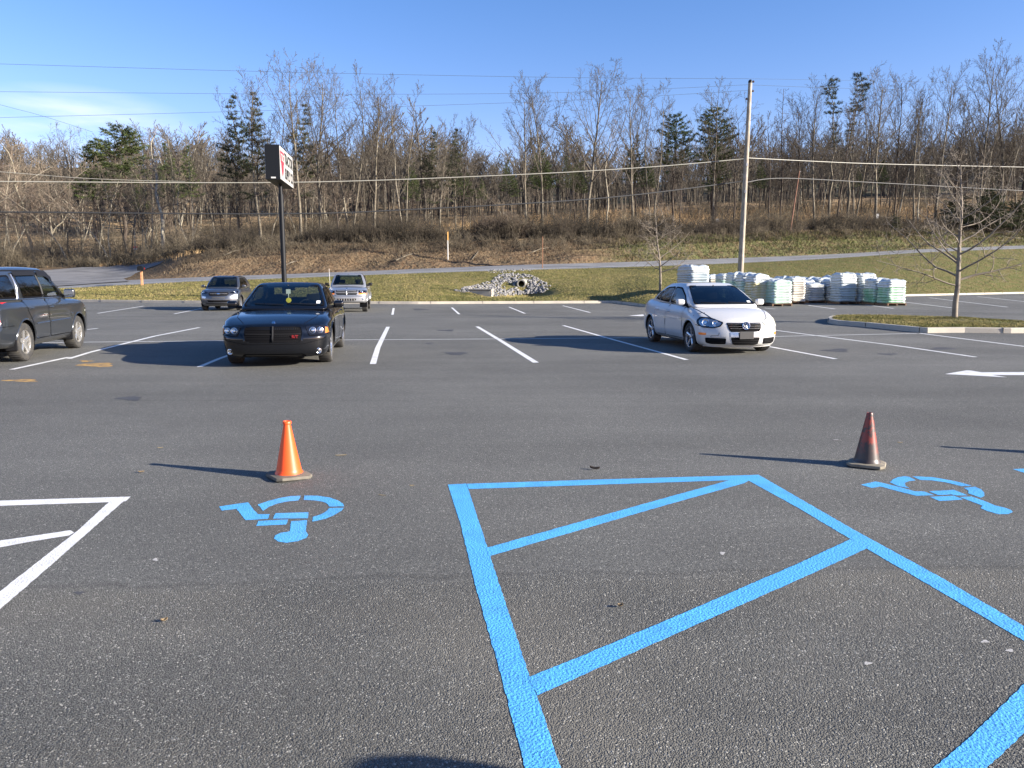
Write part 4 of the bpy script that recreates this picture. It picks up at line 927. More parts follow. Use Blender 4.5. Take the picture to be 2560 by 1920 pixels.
# ---------------------------------------------------------------- white sedan
def white_sedan():
    pm = paint('white car paint', (.52, .515, .50), 0, .35, dust=.2)
    S = dict(paint=pm, L=4.55, W=1.78, axles=(1.38, -1.20), rw=.318, arch=.360, rim=.222, track=1.54, tw=.215, spokes=5, spw=(.06, .085), alloy='alloy', dish=.6, r=.12,
        top=[(-2.275, .98), (-2.0, 1.06), (-1.5, 1.07), (0, 1.0), (1.0, .985), (1.5, .92), (1.9, .83), (2.15, .75), (2.275, .70)],
        bot=[(-2.275, .30), (-1.8, .21), (-.8, .18), (0, .18), (1.0, .18), (1.9, .15), (2.275, .17)],
        plan=[(-2.275, .84), (-1.9, .95), (-1.2, 1.0), (0, .99), (1.35, 1.0), (1.9, .96), (2.15, .91), (2.275, .84)],
        side=[(.12, .90), (.25, .965), (.5, 1.0), (.72, .99), (.9, .95), (1.07, .88)],
        front=[(.12, -.08), (.2, -.01), (.35, .0), (.48, -.015), (.60, -.06), (.72, -.13), (.85, -.2)], rear=[(.2, -.06), (.5, 0), (.85, -.05), (1.1, -.1)],
        bowf=.28, bowb=.16, cowl=1.18, cabin=(-1.45, 1.05), crown=.055, flare=.022, crease=.004, creasez=.72,
        gz=(.93, 1.465), ghw=[(0, .80), (.5, .72), (1, .58)], gf=[(0, 1.30), (.5, .86), (.85, .46), (1, .22)], gb=[(0, -1.72), (.4, -1.42), (.8, -1.02), (1, -.78)], arc=.07, apex=-.25, gtaper=.12, gr=.09,
        glass=[('F', [(-.70, 1.0), (.70, 1.0), (.535, 1.385), (-.535, 1.385)], 'tint', 'windshield'), ('B', [(-.60, 1.08), (.60, 1.08), (.46, 1.37), (-.46, 1.37)], 'tint', 'rear_window')]
        +[(k_, [(.92, .985), (-.08, 1.015), (-.08, 1.362), (.26, 1.345), (.66, 1.18)], 'tint', 'side_window') for k_ in 'LR']+[(k_, [(-.15, 1.018), (-.84, 1.045), (-.84, 1.29), (-.60, 1.345), (-.15, 1.364)], 'tint', 'side_window') for k_ in 'LR']
        +[(k_, [(-.90, 1.05), (-1.22, 1.075), (-1.0, 1.23), (-.90, 1.27)], 'tint', 'side_window') for k_ in 'LR'])
    q = (gp(1728, 877)+gp(1911, 880))/2; h = STALL; f = Vector((math.cos(h), math.sin(h), 0))
    c = Car('parked_car', S, loc=q-f*1.28+Vector((.0, .18, 0)), rz=h, label='white four-door sedan with a damaged front fender and bumper', cat='car')
    g = c.decal('grille', 'F', pil([(-.37, .655), (.37, .655), (.35, .53), (.31, .475), (-.31, .475), (-.35, .53)], 1), M['seal'], .006)
    for yy, ww in ((.628, .35), (.585, .335), (.542, .32)): c.ribbon('grille_bar', 'F', [(-ww, yy), (ww, yy)], .0055, M['chrome'], .012, g)
    l = c.decal('chrome_panel', 'F', [(-.325, .468), (.325, .468), (.315, .37), (-.315, .37)], M['alloy'], .006, step=.06)
    li = c.decal('lower_intake', 'F', pil([(-.315, .362), (.315, .362), (.27, .225), (.22, .21), (-.22, .21), (-.27, .225)], 1), M['seal'], .006)
    for yy in (.335, .30, .265, .235): c.ribbon('grille_bar', 'F', [(-.28, yy), (.28, yy)], .005, M['trim'], .012, li)
    pl = MB(); pc = c.place('F', 0, .405, .035); pl.box(pc, (.012, .305, .155), bev=.006); pl.obj('number_plate', M['plate'], c.root)
    # round badge: ring, V and W
    bc = c.place('F', 0, .585, .035); B_ = MB(); T = Matrix.Translation(bc) @ Matrix.Rotation(R(82), 4, 'Y')
    mbd = MB(); mbd.lathe([(.078, -.01), (.078, .0), (.0001, .002)], 28, T); bd = mbd.obj('badge', pmat('blue black badge', (.05, .07, .12), .3), c.root, smooth=True)
    rg = MB(); pts = [T @ Vector((.076*math.cos(a), .076*math.sin(a), .006)) for a in np.linspace(0, 2*math.pi, 29)]; rg.tube(pts, .008, 6, cap=False)
    def st(a, b): rg.tube([T @ Vector((-a[1], a[0], .007)), T @ Vector((-b[1], b[0], .007))], .0062, 5)
    for s_ in (1, -1): st((s_*.032, .064), (0, .010)); st((s_*.062, .034), (s_*.030, -.056)); st((s_*.030, -.056), (0, -.004))
    rg.obj('badge_letters', M['chrome'], bd, smooth=True)
    def lamp(s):
        pts = [(s*.42, .655), (s*.50, .575), (s*.62, .545), (s*.80, .555), (s*.855, .62), (s*.845, .70), (s*.78, .755), (s*.62, .745)]
        if s < 0:
            hl = c.decal('headlight', 'F', pil(pts, 1), M['alloy'], .006, step=.04)
            c.frame('lamp_rim', 'F', pil(pts, 1), .016, M['seal'], .012, hl)
            c.disc('F', s*.735, .655, .078, M['reflect'], .012, 'lamp_bowl', hl); c.disc('F', s*.575, .638, .062, M['reflect'], .012, 'lamp_bowl', hl)
            c.decal('lamp_lens', 'F', pil(pts, 1), M['lens'], .026, hl, step=.04)
        else: c.decal('headlight', 'F', pil(pts, 1), M['hazed'], .012, step=.04, label='hazy yellowed headlight')
        f_ = c.decal('fog_intake', 'F', pil([(s*.40, .345), (s*.76, .35), (s*.74, .245), (s*.66, .22), (s*.40, .225)], 1), M['seal'], .006, step=.05)
        for yy in (.32, .29, .26): c.ribbon('grille_bar', 'F', [(s*.43, yy), (s*.72, yy)], .005, M['trim'], .010, f_)
    two(lamp)
    c.decal('side_marker', 'R', [(1.84, .40), (1.99, .40), (1.99, .45), (1.84, .45)], M['amber'], .006, step=.04); c.decal('side_marker', 'L', [(1.84, .40), (1.99, .40), (1.99, .45), (1.84, .45)], M['amber'], .006, step=.04)
    # bumper seams, fender gap and dent marks (damaged right front)
    c.ribbon('bumper_gap', 'R', [(1.73, .60), (1.85, .585), (2.0, .575)], .009, M['seal'], .002); c.ribbon('bumper_gap', 'L', [(1.74, .58), (2.0, .56)], .004, M['seal'], .001)
    c.ribbon('bumper_crack', 'F', [(-.52, .46), (-.54, .40), (-.66, .39), (-.67, .36)], .004, M['seal'], .003); c.ribbon('bumper_crack', 'F', [(-.66, .36), (-.40, .37)], .006, M['alloy'], .004)
    c.ribbon('paint_scrape', 'R', [(1.55, .78), (1.62, .83), (1.66, .84)], .006, M['trim'], .002); c.ribbon('paint_scrape', 'R', [(1.63, .84), (1.67, .80)], .005, M['trim'], .002)
    for s_ in (1, -1): c.ribbon('hood_gap', 'T', [(2.02, s_*.50), (1.9, s_*.60), (1.6, s_*.70), (1.25, s_*.745)], .007 if s_ < 0 else .004, M['seal'], .002)
    for vw in 'LR':
        c.door(vw, [(1.02, .27), (.98, .6), (.90, .945), (-.08, .975), (-.12, .6), (-.10, .27)], (.02, .80)); c.door(vw, [(-.14, .27), (-.16, .6), (-.12, .975), (-.86, .985), (-.90, .78), (-.80, .58), (-.72, .27)], (-.74, .82))
        c.ribbon('window_trim', vw, [(.95, .975), (-.1, 1.002), (-1.24, 1.06)], .007, M['seal'], .006)
    c.ribbon('bumper_lip', 'F', [(-.74, .175), (-.4, .165), (.4, .165), (.74, .175)], .010, pm, .004)
    c.ribbon('wiper', 'F', [(.60, 1.01), (.05, 1.03)], .008, M['trim'], .02); c.ribbon('wiper', 'F', [(.0, 1.01), (-.55, 1.03)], .008, M['trim'], .02)
    c.mirror(.92, 1.0, pm, size=(.12, .19, .14), arm=.07)
    c.decal('inspection_sticker', 'F', [(.52, 1.03), (.60, 1.03), (.60, 1.065), (.52, 1.065)], M['white'], .012)
    return c
# ---------------------------------------------------------------- charcoal large SUV (seen from behind its right side)
def big_suv():
    pm = paint('charcoal car paint', (.040, .045, .052), .55, .30)
    S = dict(paint=pm, L=4.85, W=1.98, axles=(1.43, -1.345), rw=.365, arch=.425, rim=.230, track=1.72, tw=.245, spokes=5, spw=(.10, .085), alloy='alloy_w', dish=.72, r=.10,
        top=[(-2.425, 1.12), (-2.2, 1.16), (0, 1.16), (1.05, 1.15), (1.6, 1.13), (2.1, 1.08), (2.35, 1.0), (2.425, .95)],
        bot=[(-2.425, .38), (-2.1, .30), (-.9, .26), (0, .26), (1.0, .26), (2.0, .25), (2.425, .28)],
        plan=[(-2.425, .92), (-2.1, .97), (-1.3, 1.0), (0, .985), (1.4, 1.0), (2.1, .97), (2.3, .93), (2.425, .87)],
        side=[(.2, .95), (.4, .985), (.65, 1.0), (.9, .99), (1.08, .965), (1.2, .93)],
        front=[(.2, -.06), (.4, 0), (.8, -.02), (1.0, -.08), (1.15, -.15)], rear=[(.25, -.02), (.5, .0), (.62, 0), (.70, -.06), (1.1, -.10), (1.2, -.12)],
        bowf=.16, bowb=.13, cowl=1.10, cabin=(-2.25, 1.0), crown=.035, flare=.040, crease=.004, creasez=1.02, lip=.017,
        gz=(1.06, 1.80), ghw=[(0, .90), (.5, .84), (1, .70)], gf=[(0, 1.26), (.5, .84), (.85, .52), (1, .36)], gb=[(0, -2.36), (.5, -2.30), (1, -2.16)], arc=.05, apex=-.5, gtaper=.04, gr=.075, gbow=(.10, .05),
        glass=[('F', [(-.78, 1.18), (.78, 1.18), (.65, 1.70), (-.65, 1.70)], 'glass', 'windshield'), ('B', [(-.72, 1.18), (.72, 1.18), (.62, 1.66), (-.62, 1.66)], 'dark_glass', 'rear_window')]
        +[(k_, [(.86, 1.175), (-.10, 1.185), (-.10, 1.66), (.30, 1.66), (.52, 1.55)], 'glass', 'side_window') for k_ in 'LR']+[(k_, [(-.20, 1.185), (-1.10, 1.19), (-1.13, 1.64), (-.20, 1.66)], 'dark_glass', 'side_window') for k_ in 'LR']
        +[(k_, [(-1.36, 1.19), (-2.16, 1.20), (-2.08, 1.60), (-1.40, 1.62)], 'dark_glass', 'side_window') for k_ in 'LR'])
    a = gp(55*K, 780*K); b = gp(168.5*K, 751.6*K); f = (b-a).normalized(); h = math.atan2(f.y, f.x); right = Vector((f.y, -f.x, 0))
    axm = (a+b)/2; c0 = axm-right*.93-f*(.0425)
    c = Car('parked_car', S, loc=c0, rz=h, label='dark charcoal sport utility car cut off by the left edge of the photo', cat='car')
    for vw in 'LR':
        c.door(vw, [(1.00, .40), (.98, .8), (.88, 1.14), (-.10, 1.15), (-.14, .8), (-.12, .40)], (-.0, .98)); c.door(vw, [(-.16, .40), (-.18, .8), (-.14, 1.15), (-1.18, 1.155), (-1.14, .95), (-1.02, .75), (-.88, .40)], (-1.02, .99))
        c.ribbon('side_moulding', vw, [(.92, .70), (-.10, .69)], .016, pm, .006); c.ribbon('side_moulding', vw, [(-.18, .69), (-.86, .685)], .016, pm, .006)
        v_ = c.decal('wind_deflector', vw, pil([(.58, 1.60), (.36, 1.705), (-.12, 1.70), (-.12, 1.60), (.28, 1.58), (.50, 1.49)], 1), M['trim'], .035); c.decal('wind_deflector', vw, pil([(-.18, 1.70), (-1.22, 1.68), (-1.22, 1.60), (-.18, 1.61)], 1), M['trim'], .035)
        c.ribbon('chrome_trim', vw, [(-1.24, 1.64), (-1.26, 1.4), (-1.30, 1.18)], .016, M['alloy'], .004)
        c.ribbon('chrome_trim', vw, [(.98, 1.155), (-.15, 1.165), (-1.3, 1.17), (-2.2, 1.18)], .011, pm, .006)
        c.ribbon('pillar_trim', vw, [(-.15, 1.18), (-.15, 1.68)], .018, M['trim'], .006)
        c.ribbon('roof_rail', vw, [(.2, 1.72), (-2.0, 1.70)], .014, M['trim'], .004)
        c.ribbon('fender_badge', vw, [(1.02, .80), (1.10, .81)], .008, M['chrome'], .010)
        s_ = 1 if vw == 'L' else -1
        t = MB(); t.box((1.43-.46, s_*.90, .34), (.03, .20, .20), bev=.01); t.box((-1.345-.46, s_*.90, .34), (.03, .20, .20), bev=.01); t.obj('mud_flap', M['trim'], c.root)
        c.decal('tail_light', vw, pil([(-2.43, .72), (-2.18, .74), (-2.20, 1.12), (-2.40, 1.14)], 1), M['red'], .007)
        c.decal('tail_light', 'B', pil([(s_*.90, .72), (s_*.70, .74), (s_*.72, 1.12), (s_*.88, 1.14)], 1), M['red'], .007)
    c.ribbon('bumper_line', 'R', [(-1.82, .70), (-2.4, .69)], .005, M['seal'], .001)
    c.decal('number_plate', 'B', [(-.16, .85), (.16, .85), (.16, 1.0), (-.16, 1.0)], M['white'], .012)
    c.mirror(.86, 1.20, pm, size=(.12, .22, .19), arm=.06)
    for s_ in (1, -1): c.decal('headlight', 'F', [(s_*.55, .78), (s_*.9, .78), (s_*.88, .98), (s_*.55, .98)], M['reflect'], .008)
    return c
# ---------------------------------------------------------------- grey small SUV
def small_suv():
    pm = paint('grey car paint', (.085, .092, .105), .7, .30)
    S = dict(paint=pm, L=4.10, W=1.765, axles=(1.27, -1.25), rw=.335, arch=.385, rim=.215, track=1.53, tw=.205, spokes=5, spw=(.07, .07), alloy='alloy', r=.12,
        top=[(-2.05, 1.05), (-1.9, 1.10), (0, 1.08), (.9, 1.08), (1.4, 1.04), (1.8, .96), (2.0, .86), (2.05, .82)],
        bot=[(-2.05, .36), (-1.8, .27), (-.9, .23), (0, .23), (1.0, .23), (1.8, .22), (2.05, .26)],
        plan=[(-2.05, .86), (-1.8, .95), (-1.2, 1.0), (0, .98), (1.3, 1.0), (1.75, .96), (1.95, .90), (2.05, .82)],
        side=[(.2, .93), (.4, .98), (.6, 1.0), (.85, .985), (1.1, .92)],
        front=[(.2, -.10), (.35, -.02), (.5, 0), (.7, -.03), (.85, -.09), (1.0, -.2)], rear=[(.25, -.04), (.5, 0), (1.1, -.08)],
        bowf=.26, bowb=.12, cowl=.98, cabin=(-1.85, .9), crown=.06, flare=.03, crease=.004, creasez=.85, lipm=M['trim'], lip=.03,
        gz=(1.02, 1.64), ghw=[(0, .79), (.5, .73), (1, .59)], gf=[(0, 1.12), (.5, .74), (.85, .42), (1, .24)], gb=[(0, -1.98), (.5, -1.86), (1, -1.62)], arc=.06, apex=-.2, gr=.08,
        glass=[('F', [(-.68, 1.09), (.68, 1.09), (.535, 1.56), (-.535, 1.56)], 'glass', 'windshield'), ('B', [(-.58, 1.12), (.58, 1.12), (.5, 1.52), (-.5, 1.52)], 'tint', 'rear_window')]
        +[(k_, [(.76, 1.10), (-.10, 1.12), (-.10, 1.52), (.20, 1.51), (.50, 1.36)], 'tint', 'side_window') for k_ in 'LR']+[(k_, [(-.18, 1.12), (-.98, 1.17), (-.92, 1.48), (-.18, 1.52)], 'tint', 'side_window') for k_ in 'LR'])
    q = gp(484*K, 669.5*K); h = STALL; f = Vector((math.cos(h), math.sin(h), 0)); 
    q = Vector((-13.75, 36.7, 0))
    c = Car('parked_car', S, loc=q-f*1.27, rz=h, label='small dark grey crossover parked by the kerb left of the black sign pole', cat='car')
    g = c.decal('grille', 'F', pil([(-.40, .87), (.40, .87), (.46, .80), (.38, .70), (-.38, .70), (-.46, .80)], 1), M['trim'], .006)
    for yy in (.835, .795, .755): c.ribbon('grille_bar', 'F', [(-.38, yy), (.38, yy)], .012, M['alloy'] if yy == .795 else M['trim'], .012, g)
    c.disc('F', 0, .795, .075, M['chrome'], .022, 'badge', g, bowl=False, ry=.032)
    c.decal('bumper_panel', 'F', [(-.30, .66), (.30, .66), (.30, .58), (-.30, .58)], M['plate'], .008); c.decal('lower_intake', 'F', pil([(-.52, .50), (.52, .50), (.45, .42), (-.45, .42)], 1), M['seal'], .006)
    c.ribbon('bumper_lip', 'F', [(-.6, .36), (.6, .36)], .022, M['trim'], .004)
    def lamp(s):
        hl = c.decal('headlight', 'F', pil([(s*.47, .84), (s*.62, .80), (s*.80, .82), (s*.82, .93), (s*.66, .91)], 1), M['seal'], .006)
        c.disc('F', s*.70, .86, .05, M['reflect'], .012, 'lamp_bowl', hl); c.decal('lamp_lens', 'F', pil([(s*.47, .84), (s*.62, .80), (s*.80, .82), (s*.82, .93), (s*.66, .91)], 1), M['lens'], .022, hl)
        c.decal('fog_light', 'F', pil([(s*.56, .66), (s*.78, .70), (s*.78, .60), (s*.60, .58)], 1), M['alloy'], .006)
    two(lamp)
    for vw in 'LR':
        c.door(vw, [(.88, .36), (.84, .75), (.76, 1.06), (-.08, 1.08), (-.14, .75), (-.10, .36)], (.0, .92)); c.door(vw, [(-.14, .36), (-.18, .75), (-.12, 1.08), (-.92, 1.10), (-.92, .85), (-.84, .66), (-.74, .36)], (-.8, .94))
        c.ribbon('sill_trim', vw, [(.88, .30), (-.86, .30)], .035, M['trim'], .004); c.ribbon('roof_rail', vw, [(.1, 1.585), (-1.4, 1.56)], .014, M['trim'], .01)
    c.mirror(.76, 1.10, pm, size=(.11, .18, .13), arm=.08)
    return c
# ---------------------------------------------------------------- silver pickup
def pickup():
    pm = paint('silver car paint', (.36, .365, .375), .6, .32)
    S = dict(paint=pm, L=5.46, W=1.82, axles=(1.80, -1.52), rw=.365, arch=.43, rim=.205, track=1.52, tw=.235, spokes=6, spw=(.07, .06), alloy='alloy', r=.10,
        top=[(-2.73, 1.16), (-2.5, 1.19), (0, 1.18), (1.1, 1.17), (1.7, 1.15), (2.2, 1.09), (2.55, 1.02), (2.73, .97)],
        bot=[(-2.73, .52), (-2.3, .48), (-.9, .42), (0, .42), (1.3, .42), (2.4, .42), (2.73, .44)],
        plan=[(-2.73, .97), (-2.3, .98), (-1.5, .985), (0, .97), (1.75, 1.0), (2.35, .965), (2.6, .93), (2.73, .88)],
        side=[(.4, .93), (.55, .985), (.75, 1.0), (1.0, .985), (1.2, .95)],
        front=[(.4, -.05), (.5, .0), (.70, .0), (.735, -.06), (.95, -.08), (1.1, -.2)], rear=[(.4, -.02), (.7, 0), (1.2, -.01)],
        bowf=.15, bowb=.02, cowl=1.25, cabin=(-.80, 1.2), bed=(-2.62, -.95), crown=.05, flare=.05, crease=.004, creasez=.95, lip=.02,
        gz=(1.10, 1.76), ghw=[(0, .82), (.5, .76), (1, .62)], gf=[(0, 1.36), (.5, 1.0), (.85, .72), (1, .56)], gb=[(0, -.90), (.5, -.84), (1, -.70)], arc=.07, apex=.0, gtaper=.03, gr=.08, gbow=(.10, .03), seatz=.65, seatrows=(.1,),
        glass=[('F', [(-.70, 1.21), (.70, 1.21), (.56, 1.66), (-.56, 1.66)], 'glass', 'windshield'), ('B', [(-.60, 1.22), (.60, 1.22), (.5, 1.62), (-.5, 1.62)], 'glass', 'rear_window')]
        +[(k_, [(.98, 1.20), (.10, 1.21), (.10, 1.64), (.44, 1.63), (.76, 1.45)], 'glass', 'side_window') for k_ in 'LR']+[(k_, [(.0, 1.21), (-.62, 1.22), (-.58, 1.60), (.0, 1.64)], 'tint', 'side_window') for k_ in 'LR'])
    h = STALL; f = Vector((math.cos(h), math.sin(h), 0))
    c = Car('pickup_truck', S, loc=Vector((-7.50, 35.4, 0))-f*1.80, rz=h, label='silver pickup truck facing the camera right of the black sign pole', cat='pickup truck')
    g = c.decal('grille', 'F', pil([(-.47, 1.00), (.47, 1.00), (.45, .78), (-.45, .78)], 1), M['seal'], .006)
    c.frame('grille_frame', 'F', pil([(-.50, 1.02), (.50, 1.02), (.48, .76), (-.48, .76)], 1), .035, pm, .014, g)
    c.ribbon('grille_bar', 'F', [(-.47, .89), (.47, .89)], .020, pm, .018, g); c.ribbon('grille_bar', 'F', [(0, .78), (0, 1.0)], .022, pm, .018, g)
    for yy in (.955, .925, .855, .825): c.ribbon('grille_bar', 'F', [(-.44, yy), (.44, yy)], .005, M['steel'], .010, g)
    def lamp(s):
        hl = c.decal('headlight', 'F', pil([(s*.51, .97), (s*.53, .86), (s*.86, .865), (s*.87, .97)], 1), M['seal'], .006, step=.05)
        c.disc('F', s*.66, .925, .055, M['reflect'], .012, 'lamp_bowl', hl); c.decal('lamp_lens', 'F', pil([(s*.51, .97), (s*.53, .88), (s*.86, .885), (s*.87, .97)], 1), M['lens'], .022, hl)
        c.decal('turn_lens', 'F', [(s*.53, .80), (s*.86, .80), (s*.87, .86), (s*.53, .86)], M['amber'], .010)
        c.disc('F', s*.70, .60, .045, M['reflect'], .008, 'fog_light')
        c.ribbon('bed_rail', 'T', [(-2.6, s*.84), (-.95, s*.84)], .018, pm, .006)
    two(lamp)
    c.ribbon('bumper_line', 'F', [(-.84, .735), (.84, .735)], .008, M['seal'], .003)
    li = c.decal('lower_intake', 'F', pil([(-.42, .62), (.42, .62), (.38, .52), (-.38, .52)], 1), M['seal'], .006)
    for k_ in range(7): c.ribbon('intake_bar', 'F', [(-.33+k_*.11, .53), (-.33+k_*.11, .61)], .010, M['steel'], .008, li)
    for vw in 'LR': c.door(vw, [(1.08, .50), (1.06, .8), (.98, 1.16), (.06, 1.17), (.04, .8), (.06, .50)], (.20, 1.02))
    mb = MB(); mb.box((-1.78, 0, .62), (1.64, 1.5, .04)); mb.box((-.955, 0, .90), (.03, 1.55, .56)); mb.box((-2.62, 0, .90), (.03, 1.55, .5)); mb.obj('bed', M['trim'], c.root)
    mb = MB(); mb.tube([(1.35, -.82, 1.14), (1.35, -.84, 1.95)], .006, 5); mb.obj('antenna', M['steel'], c.root)
    c.mirror(.98, 1.20, M['trim'], size=(.11, .19, .15), arm=.10)
    c.ribbon('wiper', 'F', [(.60, 1.22), (.05, 1.25)], .010, M['trim'], .02); c.ribbon('wiper', 'F', [(.0, 1.22), (-.55, 1.25)], .010, M['trim'], .02)
    c.disc('F', 0, 1.06, .03, M['chrome'], .006, 'hood_badge', bowl=False)
    return c
black_sedan(); white_sedan(); big_suv(); small_suv(); pickup()
# ================================================================== TREES
M['bark'] = pmat('grey brown bark', (.125, .108, .080), .95, spec=.1, noise=[(1.2, (.22, .195, .15), .45, .62, 6, (3, 3, .6)), (5, (.065, .05, .04), .5, .7)])
M['bark_pale'] = pmat('pale sunlit bark', (.33, .295, .225), .95, spec=.1, noise=[(1.2, (.20, .175, .13), .42, .6, 6, (3, 3, .6))])  # sunlit paleness is put into the bark colour
M['bark_dark'] = pmat('dark bark', (.060, .047, .038), .95, spec=.1, noise=[(1.5, (.11, .09, .07), .45, .65, 6, (3, 3, .6))])
M['twig'] = pmat('bare twigs', (.125, .108, .084), .95, spec=.1, noise=[(.35, (.070, .060, .048), .4, .62)])
M['twig_red'] = pmat('reddish bare twigs', (.24, .195, .145), .95, spec=.1, noise=[(.35, (.15, .115, .09), .4, .62)])
M['twig_dark'] = pmat('dark bare twigs', (.095, .080, .064), .95, spec=.1, noise=[(.35, (.055, .046, .038), .4, .62)])
M['needles'] = pmat('pine needles', (.070, .092, .030), .9, spec=.15, noise=[(.5, (.036, .052, .022), .42, .58), (1.7, (.13, .145, .055), .52, .68)])
M['needles_dull'] = pmat('dull pine needles', (.105, .118, .055), .9, spec=.15, noise=[(.5, (.038, .046, .028), .42, .58), (1.7, (.12, .125, .07), .55, .7)])
class Tubes:
    def __init__(s): s.V = []; s.F4 = []; s.n = 0
    def add(s, pts, rad, n):
        m = len(pts); P = np.array(pts); D = np.gradient(P, axis=0); D /= np.linalg.norm(D, axis=1)[:, None]+1e-9
        ref = np.array([.3, .2, .93]) if abs(D[0, 2]) < .8 else np.array([1., .1, 0]); A = np.cross(D, ref); A /= np.linalg.norm(A, axis=1)[:, None]+1e-9; B = np.cross(D, A)
        t = np.arange(n)*2*math.pi/n; C = np.cos(t)[None, :, None]; S_ = np.sin(t)[None, :, None]; r = np.array(rad)[:, None, None]
        V = (P[:, None, :]+(A[:, None, :]*C+B[:, None, :]*S_)*r).reshape(-1, 3)
        i, j = np.meshgrid(np.arange(m-1), np.arange(n), indexing='ij'); a = (i*n+j).ravel(); b = (i*n+(j+1) % n).ravel()
        s.V.append(V); s.F4.append(np.stack([a, b, b+n, a+n], 1)+s.n); s.n += len(V)
    def arrays(s): return np.concatenate(s.V), np.concatenate(s.F4)
    def mesh(s, name):
        V, F = s.arrays(); return mesh_np(name, V, F, True)
def rot_about(d, ang, az, rs):
    a = np.cross(d, [0, 0, 1.]) if abs(d[2]) < .95 else np.cross(d, [1., 0, 0]); a /= np.linalg.norm(a); b = np.cross(d, a)
    return d*math.cos(ang)+(a*math.cos(az)+b*math.sin(az))*math.sin(ang)
def bare_tree(seed, H=20., r0=.20, first=.38, ang=(.45, .75), lens=.42, up=.10, wob=.05, nb=(15, 7, 6, 3), forks=1, minr=.0145, taper=.8, levels=4, lean=0):
    rs = np.random.RandomState(seed); T = Tubes(); C = Tubes()
    def grow(p, d, L, r, lev):
        n = (12, 8, 6, 4, 3)[lev]; pts = [p]; q = np.array(p, float); dd = np.array(d, float); rad = [r]
        for i in range(n):
            dd = dd+rs.normal(0, wob*(1+lev*.8), 3)+np.array([0, 0, up*(.3 if lev == 0 else 1.0)*(1 if lev < 3 else .5)]); dd /= np.linalg.norm(dd)
            q = q+dd*L/n; pts.append(q.copy()); t = (i+1)/n; rad.append(max(minr*.7, r*(1-taper*t) if lev == 0 else r*(1-.75*t)))
        (T if lev == 0 else C).add(pts, rad, (8, 5, 4, 3, 3)[lev])
        if lev >= levels: return
        k = nb[lev] if lev < len(nb) else 2; k = max(2, int(k*(.75+.5*rs.rand())))
        lo = first if lev == 0 else .22
        az = rs.rand()*6.28
        for j in range(k):
            t = lo+(1-lo)*(j+rs.rand()*.7)/k; t = min(t, .98); f = t*n; i = int(f); u = f-i
            pp = np.array(pts[i])*(1-u)+np.array(pts[min(i+1, n)])*u; dl = np.array(pts[min(i+1, n)])-np.array(pts[i]); dl /= np.linalg.norm(dl)+1e-9
            az += 2.4+rs.normal(0, .5); a = rs.uniform(*ang)
            if lev == 0: LL = H*lens*(1.05-.72*(t-lo)/(1-lo))*rs.uniform(.7, 1.15)
            else: LL = L*rs.uniform(.30, .55)*(1.1-.5*t)
            rr = max(minr, rad[i]*rs.uniform(.38, .6))
            grow(pp, rot_about(dl, a, az, rs), LL, rr, lev+1)
    if forks == 1: grow([0, 0, -.3], [lean, 0, 1], H*.98, r0, 0)
    else:
        for k in range(forks):
            a = 6.28*k/forks+rs.rand(); grow([.12*math.cos(a), .12*math.sin(a), -.3], [.16*math.cos(a), .16*math.sin(a), 1], H*rs.uniform(.86, 1), r0*.8, 0)
    return T, C
def pine_tree(seed, H=18., r0=.2, first=.42, wid=3.0, shape='cone', dens=1.0, blade=(.34, .05)):
    rs = np.random.RandomState(seed); T = Tubes(); n = 10; pts = [(0, 0, -.3)]
    for i in range(n): pts.append((rs.normal(0, .06)*i, rs.normal(0, .06)*i, H*(i+1)/n))
    T.add(pts, [r0*(1-.9*i/n) for i in range(n+1)], 7); P = np.array(pts); C = []
    z = H*first*.72
    while z < H*.985:
        t = (z-H*first)/(H*(1-first)); full = t > 0
        if shape == 'cone': w = wid*(1-max(t, 0)**1.2)*(.85+.3*rs.rand())
        elif shape == 'round': w = wid*math.sqrt(max(0.03, 1-(max(t, 0)*1.35-.35)**2))*(.75+.4*rs.rand())
        else: w = wid*(.55+.45*rs.rand())*(1 if t < .8 else (1-t)*4+.1)
        m = rs.randint(4, 7); a0 = rs.rand()*6.28
        for k in range(m):
            a = a0+6.28*k/m+rs.normal(0, .25); L = w*rs.uniform(.55, 1.1); up_ = rs.uniform(-.02, .28)+.3*max(t, 0)
            zi = z/H*n; i = min(int(zi), n-1); c = P[i]*(1-(zi-i))+P[i+1]*(zi-i); d = np.array([math.cos(a), math.sin(a), up_])
            if not full and rs.rand() < .6: L *= .5
            q = [c, c+d*L*.5, c+d*L+np.array([0, 0, .12*L])]
            T.add(q, [.045*(1-.5*max(t, 0)), .028, .010], 3)
            if full or rs.rand() < .12:
                nc = max(4, int(L*8*dens))
                for j in range(nc):
                    u = rs.uniform(.30, 1.03); pc = c+d*L*u+np.array([0, 0, .12*L*u*u]); lat = np.array([-math.sin(a), math.cos(a), 0])*rs.normal(0, .20*L*(1.15-u)+.12); pc = pc+lat+np.array([0, 0, rs.normal(0, .07)])
                    for b in range(12):
                        v = rs.normal(0, 1, 3)+d*.9+np.array([0, 0, .5]); v /= np.linalg.norm(v); s_ = np.cross(v, rs.normal(0, 1, 3)); s_ /= np.linalg.norm(s_)+1e-9
                        l = blade[0]*rs.uniform(.6, 1.2); C.append((pc-s_*blade[1]/2, pc+s_*blade[1]/2, pc+v*l))
        z += rs.uniform(.42, .75)*(H/18)
    V = np.array(C).reshape(-1, 3); F = np.arange(len(V)).reshape(-1, 3)
    return T, (V, F)
PROTO = {}
